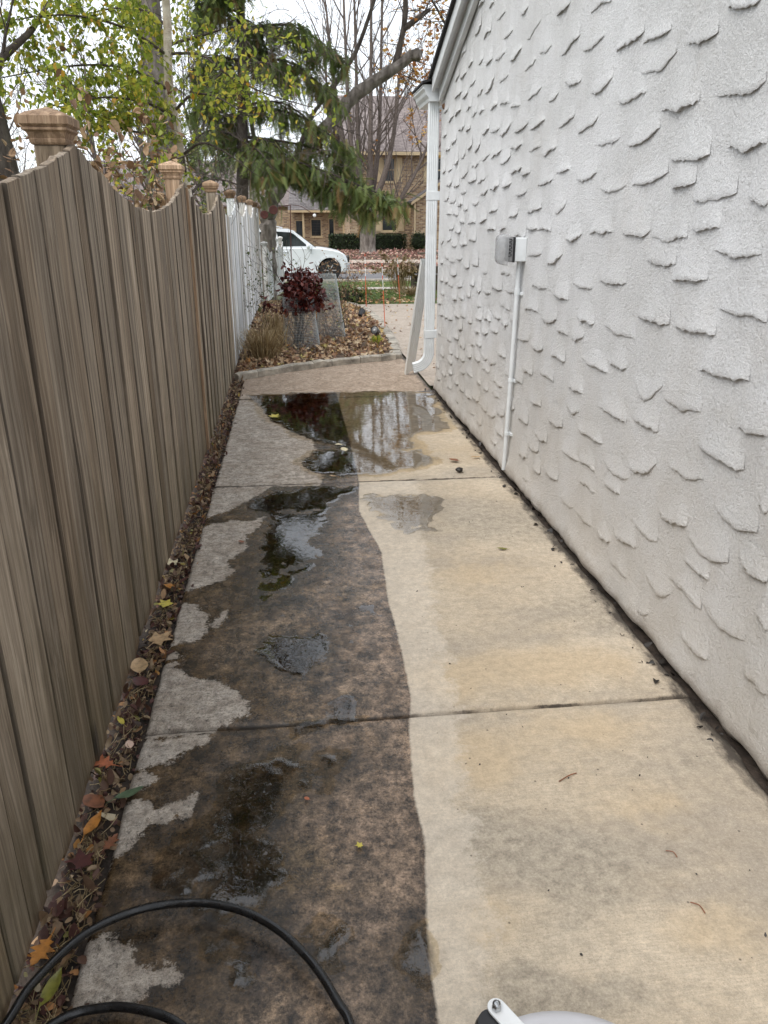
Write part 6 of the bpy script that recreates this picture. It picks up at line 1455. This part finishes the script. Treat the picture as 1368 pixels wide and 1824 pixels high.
b = MB(); b.loft([[(-14.5, 56.4, 2.35), (1.8, 56.4, 2.35), (1.8, 56.4, 2.45), (-14.5, 56.4, 2.45)], [(-14.5, 61, 5.3), (1.8, 61, 5.3), (1.8, 61, 5.4), (-14.5, 61, 5.4)], [(-14.5, 65.6, 2.35), (1.8, 65.6, 2.35), (1.8, 65.6, 2.45), (-14.5, 65.6, 2.45)]]); b.build('roof', MAT['roof3'] if 'roof3' in MAT else MAT['roof'], nh)
# hedge and round shrub
clump('hedge', 'clipped dark green hedge left of the street tree trunk', (3.05, 43.6, 0.40), 1.0, 0.42, 0.42, 'hedge', 3000, 0.09, 'hedge', 5, box=True)
clump('hedge', 'clipped dark green hedge right of the street tree trunk', (5.15, 43.6, 0.40), 1.05, 0.42, 0.42, 'hedge', 3000, 0.09, 'hedge', 6, box=True)
clump('round_shrub', 'small rounded green shrub at the right end of the hedge', (6.75, 42.6, 0.45), 0.45, 0.45, 0.5, 'hedge', 1700, 0.08, 'shrub', 7)

# ------------------------------------------------------------------ foreground: hose and surface cleaner
hz = [(-0.78, 0.85, .02), (-0.70, 1.05, .03), (-0.639, 1.172, .05), (-0.611, 1.26, .05), (-0.532, 1.37, .05), (-0.417, 1.426, .05), (-0.287, 1.43, .05), (-0.179, 1.395, .05), (-0.086, 1.326, .05), (-0.012, 1.234, .048), (0.033, 1.148, .045), (0.058, 1.091, .04), (0.07, 0.95, .025), (0.04, 0.75, .012)]
hz2 = [(0.04, 0.75, .012), (-0.05, 0.62, .012), (-0.3, 0.55, .012), (-0.55, 0.65, .012), (-0.68, 0.85, .015), (-0.66, 1.05, .022), (-0.55, 1.176, .03), (-0.46, 1.2, .03), (-0.377, 1.187, .03), (-0.292, 1.146, .028), (-0.2, 1.05, .02), (-0.15, 0.9, .012), (-0.2, 0.6, .011)]
b = MB(); b.tube(spine(hz + hz2[1:], 8), 0.0098, 12); tag(b.build('hose', MAT['rubber'], smooth=True, sharp=0, origin=(0, 0.8, 0)), 'black rubber pressure hose looped over the wet concrete', 'hose')
sc_ = empty('surface_cleaner', (0.425, 0.74, 0), 'pale grey round tool cover with a bolted white bracket at the bottom edge', 'cleaning tool')
b = MB(); b.lathe((0.425, 0.768, 0.0), [(0.235, 0.03), (0.25, 0.05), (0.25, 0.10), (0.248, 0.128), (0.24, 0.142), (0.22, 0.149), (0.12, 0.158), (0.03, 0.16), (0.001, 0.16)], 64); b.build('cover', MAT['paint_grey'], sc_, smooth=True, sharp=50)
b = MB(); b.lathe((0.425, 0.768, 0.0), [(0.232, 0.006), (0.238, 0.006), (0.238, 0.045), (0.232, 0.045)], 48); b.build('skirt', MAT['black_plastic'], sc_)
br_a = Vector((0.337, 1.018, 0.15)); br_d = Vector((0.5, -0.86, 0)).normalized(); br_s = Vector((0.86, 0.5, 0)).normalized()
poly = [br_a + br_s * 0.018 * math.cos(a) - br_d * 0.018 * math.sin(a) for a in np.linspace(0, math.pi, 12)] + [br_a + br_d * 0.13 - br_s * 0.018, br_a + br_d * 0.13 + br_s * 0.018]
b = MB(); b.loft([[p for p in poly], [p + Vector((0, 0, .006)) for p in poly]]); b.build('bracket', MAT['bracket_white'], sc_, bevel=.0012)
nut = br_a + br_s * -0.004 + br_d * 0.003
b = MB(); b.loft([[(nut.x + q * math.cos(a), nut.y + q * math.sin(a), z) for a in np.linspace(0.2, 0.2 + 2 * math.pi, 7)[:-1]] for q, z in ((.0092, .1565), (.0095, .158), (.0095, .166), (.0082, .168))]); nt_ = b.build('nut', MAT['steel'], sc_)
b = MB(); b.lathe((nut.x, nut.y, 0), [(.0078, .1685), (.0076, .172), (.0062, .1735), (.0058, .171), (.0055, .1695), (.0048, .1715), (.001, .172)], 20); b.build('bolt_end', MAT['steel'], nt_, smooth=True)
b = MB(); b.lathe((nut.x - 0.012, nut.y - 0.02, 0.0), [(.012, .02), (.03, .02), (.034, .04), (.034, .13), (.028, .148), (.012, .148)], 20); b.build('caster_housing', MAT['black_plastic'], sc_, smooth=True, sharp=40)

# ------------------------------------------------------------------ single fallen leaves and bits of debris that stand out
def mleaf(name, col, rough=0.5):
    t = NT(name); n = t.noise(45, 5, 0.65)
    t.bs(Base_Color=t.ramp(n, [(0.32, tuple(q * 0.55 for q in col)), (0.5, col), (0.7, tuple(min(1, q * 1.25) for q in col))]), Roughness=rough)
    return t.m
LC = {'orange': mleaf('orange_leaf', (0.42, 0.13, 0.055)), 'amber': mleaf('amber_leaf', (0.46, 0.19, 0.035)), 'pink': mleaf('pale_pink_leaf', (0.66, 0.47, 0.37)), 'green': mleaf('green_leaf', (0.10, 0.15, 0.085), .35), 'olive': mleaf('olive_leaf', (0.20, 0.19, 0.035), .35), 'tan': mleaf('tan_leaf', (0.46, 0.31, 0.17)), 'maroon': mleaf('maroon_leaf', (0.085, 0.025, 0.022)), 'yellow': mleaf('yellow_leaf', (0.55, 0.46, 0.08)), 'cream': mleaf('cream_leaf', (0.66, 0.58, 0.38)), 'black': mleaf('black_debris', (0.02, 0.016, 0.013)), 'rustbrown': mleaf('rust_brown_leaf', (0.22, 0.085, 0.04))}
def outline(kind):
    if kind == 'oak':
        L = [(0.03, 0), (.04, .12), (.22, .2), (.12, .3), (.36, .44), (.14, .5), (.34, .72), (.13, .7), (.1, .86), (0, 1)]
    elif kind == 'maple': L = [(0.02, 0), (.04, .15), (.4, .1), (.3, .34), (.5, .62), (.2, .6), (0, 1)]
    elif kind == 'long': L = [(0.02, 0), (.14, .18), (.2, .42), (.16, .68), (.07, .88), (0, 1)]
    else: L = [(0.03, 0), (.24, .14), (.36, .4), (.32, .66), (.16, .9), (0, 1)]
    return L
def big_leaf(kind, col, x, y, z, size, yaw, label, tilt=0.1, curl=0.25, seed=1):
    r = np.random.default_rng(seed); L = outline(kind); n = len(L)
    def h(u, v): return curl * (u * u * 1.6 + (v - .5) ** 2 * .7) + 0.05 * math.sin(v * 9 + seed) * abs(u) * 2 + 0.02
    top = []; F = []
    for (u, v) in L: top.append((u, v, h(u, v)))
    for (u, v) in L: top.append((0, v, h(0, v) - 0.015))
    for (u, v) in L: top.append((-u * r.uniform(.8, 1.1), v, h(u, v) + r.uniform(-.03, .03)))
    for i in range(n - 1): F += [(n + i, i, i + 1, n + i + 1), (n + i, n + i + 1, 2 * n + i + 1, 2 * n + i)]
    M = Matrix.Rotation(yaw, 4, 'Z') @ Matrix.Rotation(tilt, 4, 'X') @ Matrix.Scale(size, 4)
    N = len(top); low = [(a, q, c - .012) for a, q, c in top]
    V = [tuple(M @ Vector(p)) for p in top + low]
    F2 = F + [tuple(N + i for i in reversed(f)) for f in F]
    k = len(V)
    stem = MB(); stem.tube([M @ Vector((0, 0.05, h(0, 0))), M @ Vector((.02, -.15, .02)), M @ Vector((.05, -.3, .03))], size * .012, 5)
    b = MB(); b.add(V, F2); b.add(stem.v, stem.f)
    me = b.mesh('fallen_leaf', smooth=True, sharp=60)
    o = link('fallen_leaf', me, LC[col], None, (x, y, z)); tag(o, label, 'leaf', 'fallen leaves that stand out'); return o
for a in [
    ('oak', 'orange', -0.600, 2.010, .012, .085, 1.2, 'reddish orange lobed oak leaf in the fence strip below the slab joint'),
    ('oak', 'amber', -0.620, 1.405, .014, .085, 2.9, 'amber lobed oak leaf in the fence strip above the hose'),
    ('round', 'pink', -0.566, 2.085, .014, .040, 0.4, 'small pale pink curled leaf beside the slab joint'),
    ('long', 'green', -0.568, 1.86, .012, .085, -1.2, 'grey-green long leaf lying at the slab edge'),
    ('long', 'olive', -0.592, 1.225, .018, .085, -0.3, 'olive green pointed leaf under the hose at the bottom left'),
    ('round', 'rustbrown', -0.595, 1.83, .012, .075, 1.0, 'copper brown leaf just below the grey-green leaf'),
    ('round', 'tan', -0.615, 2.52, .014, .095, 0.2, 'large cupped tan leaf against the fence'),
    ('round', 'maroon', -0.575, 2.44, .014, .07, 0.9, 'dark maroon round leaf near the cupped tan leaf'),
    ('maple', 'cream', -0.60, 3.50, .014, .085, 1.6, 'pale tan maple leaf in the fence strip, farthest of the large ones'),
    ('maple', 'amber', -0.59, 3.26, .014, .06, 2.2, 'orange curled maple leaf in the fence strip'),
    ('maple', 'yellow', -0.585, 3.05, .014, .07, 0.7, 'yellow-green maple leaf in the fence strip'),
    ('maple', 'tan', -0.605, 2.73, .014, .105, -0.7, 'broad pale tan leaf by the darkest fence board foot'),
    ('long', 'amber', -0.620, 1.72, .014, .085, -0.35, 'golden folded leaf close to the fence foot'),
    ('long', 'yellow', -0.612, 2.215, .014, .05, 0.6, 'green and white small leaf against the fence at the slab joint'),
    ('oak', 'rustbrown', -0.558, 1.66, .014, .06, -0.5, 'dark red leaf tucked under the slab edge'),
    ('maple', 'maroon', -0.600, 1.60, .012, .075, 0.3, 'maroon crumpled leaf in the fence strip beside the twigs'),
    ('maple', 'yellow', -0.17, 6.42, .010, .10, 0.5, 'yellow leaf floating in the far puddle'),
    ('round', 'cream', 0.335, 5.32, .016, .075, 0.2, 'curled cream leaf standing at the far puddle edge'),
    ('round', 'cream', 0.325, 5.52, .012, .06, 1.9, 'flat pale leaf behind the curled cream leaf'),
    ('round', 'rustbrown', 1.10, 5.02, .010, .07, 1.2, 'small brown leaf on the cleaned concrete by the wall'),
    ('long', 'tan', 1.27, 5.1, .010, .07, 1.8, 'tan leaf lying at the foot of the wall near the conduit'),
    ('long', 'olive', 1.035, 3.50, .008, .055, 1.5, 'small olive leaf lying alone on the cleaned concrete'),
    ('round', 'rustbrown', -0.30, 3.74, .008, .035, 1.2, 'tiny brown leaf on the dry left slab edge'),
    ('long', 'tan', 0.24, 4.78, .008, .05, 1.3, 'thin tan leaf by the second joint'),
    ('maple', 'yellow', 0.122, 1.60, .008, .022, 0.4, 'tiny yellow-green leaf on the wet dark concrete'),
    ('round', 'orange', -0.01, 1.80, .006, .018, 1.0, 'tiny orange leaf scrap on the wet dark concrete')]:
    big_leaf(*a, seed=int(abs(a[2] * 1000) + a[3] * 100), curl=0.12 if a[0] in ('oak', 'maple') else 0.3)
def pebble(x, y, s, col, label, seed):
    r = np.random.default_rng(seed); b = MB(); rows = []
    for k in range(6):
        t = -1 + 2 * k / 5; q = math.sqrt(max(.03, 1 - t * t)); rows.append([(x + s * q * math.cos(a) * r.uniform(.8, 1.2), y + s * q * math.sin(a) * r.uniform(.7, 1.1), s * .7 + t * s * .65) for a in np.linspace(0, 6.28, 10)[:-1]])
    b.loft(rows); return tag(b.build('debris_clump', LC[col], smooth=True, sharp=0), label, 'debris')
pebble(1.06, 4.80, .026, 'black', 'dark wet clump of debris near the conduit foot', 1)
def stick(p, q, rad, label):
    b = MB(); m = (Vector(p) + Vector(q)) / 2 + Vector((.006, .004, .003)); b.tube(spine([p, tuple(m), q], 4), rad, 6); tag(b.build('twig', LC['rustbrown'], smooth=True), label, 'twig')
stick((0.735, 1.795, .004), (0.80, 1.825, .004), .0018, 'thin reddish twig on the cleaned slab')
stick((0.915, 1.335, .004), (0.935, 1.30, .004), .0015, 'short brown twig at the lower right of the slab')
stick((0.93, 1.50, .004), (0.95, 1.475, .004), .0014, 'tiny dark twig right of the middle of the front slab')
r = np.random.default_rng(131); V = []; F = []
n = 170; xx = np.concatenate([r.uniform(0.45, 1.3, 60), r.uniform(1.26, 1.37, 110)]); yy = np.concatenate([1.1 + 5 * r.random(60) ** 1.5, r.uniform(1.5, 7.4, 110)])
leaves_obj('grit', np.column_stack([xx, yy, np.where(xx > 1.33, -0.008, 0.004)]), np.where(xx > 1.25, r.uniform(.01, .035, n), r.uniform(.004, .009, n)), LC['black'], None, r, OVAL_V, OVAL_F, r.normal(0, .4, n), 1.0, 'stuff')
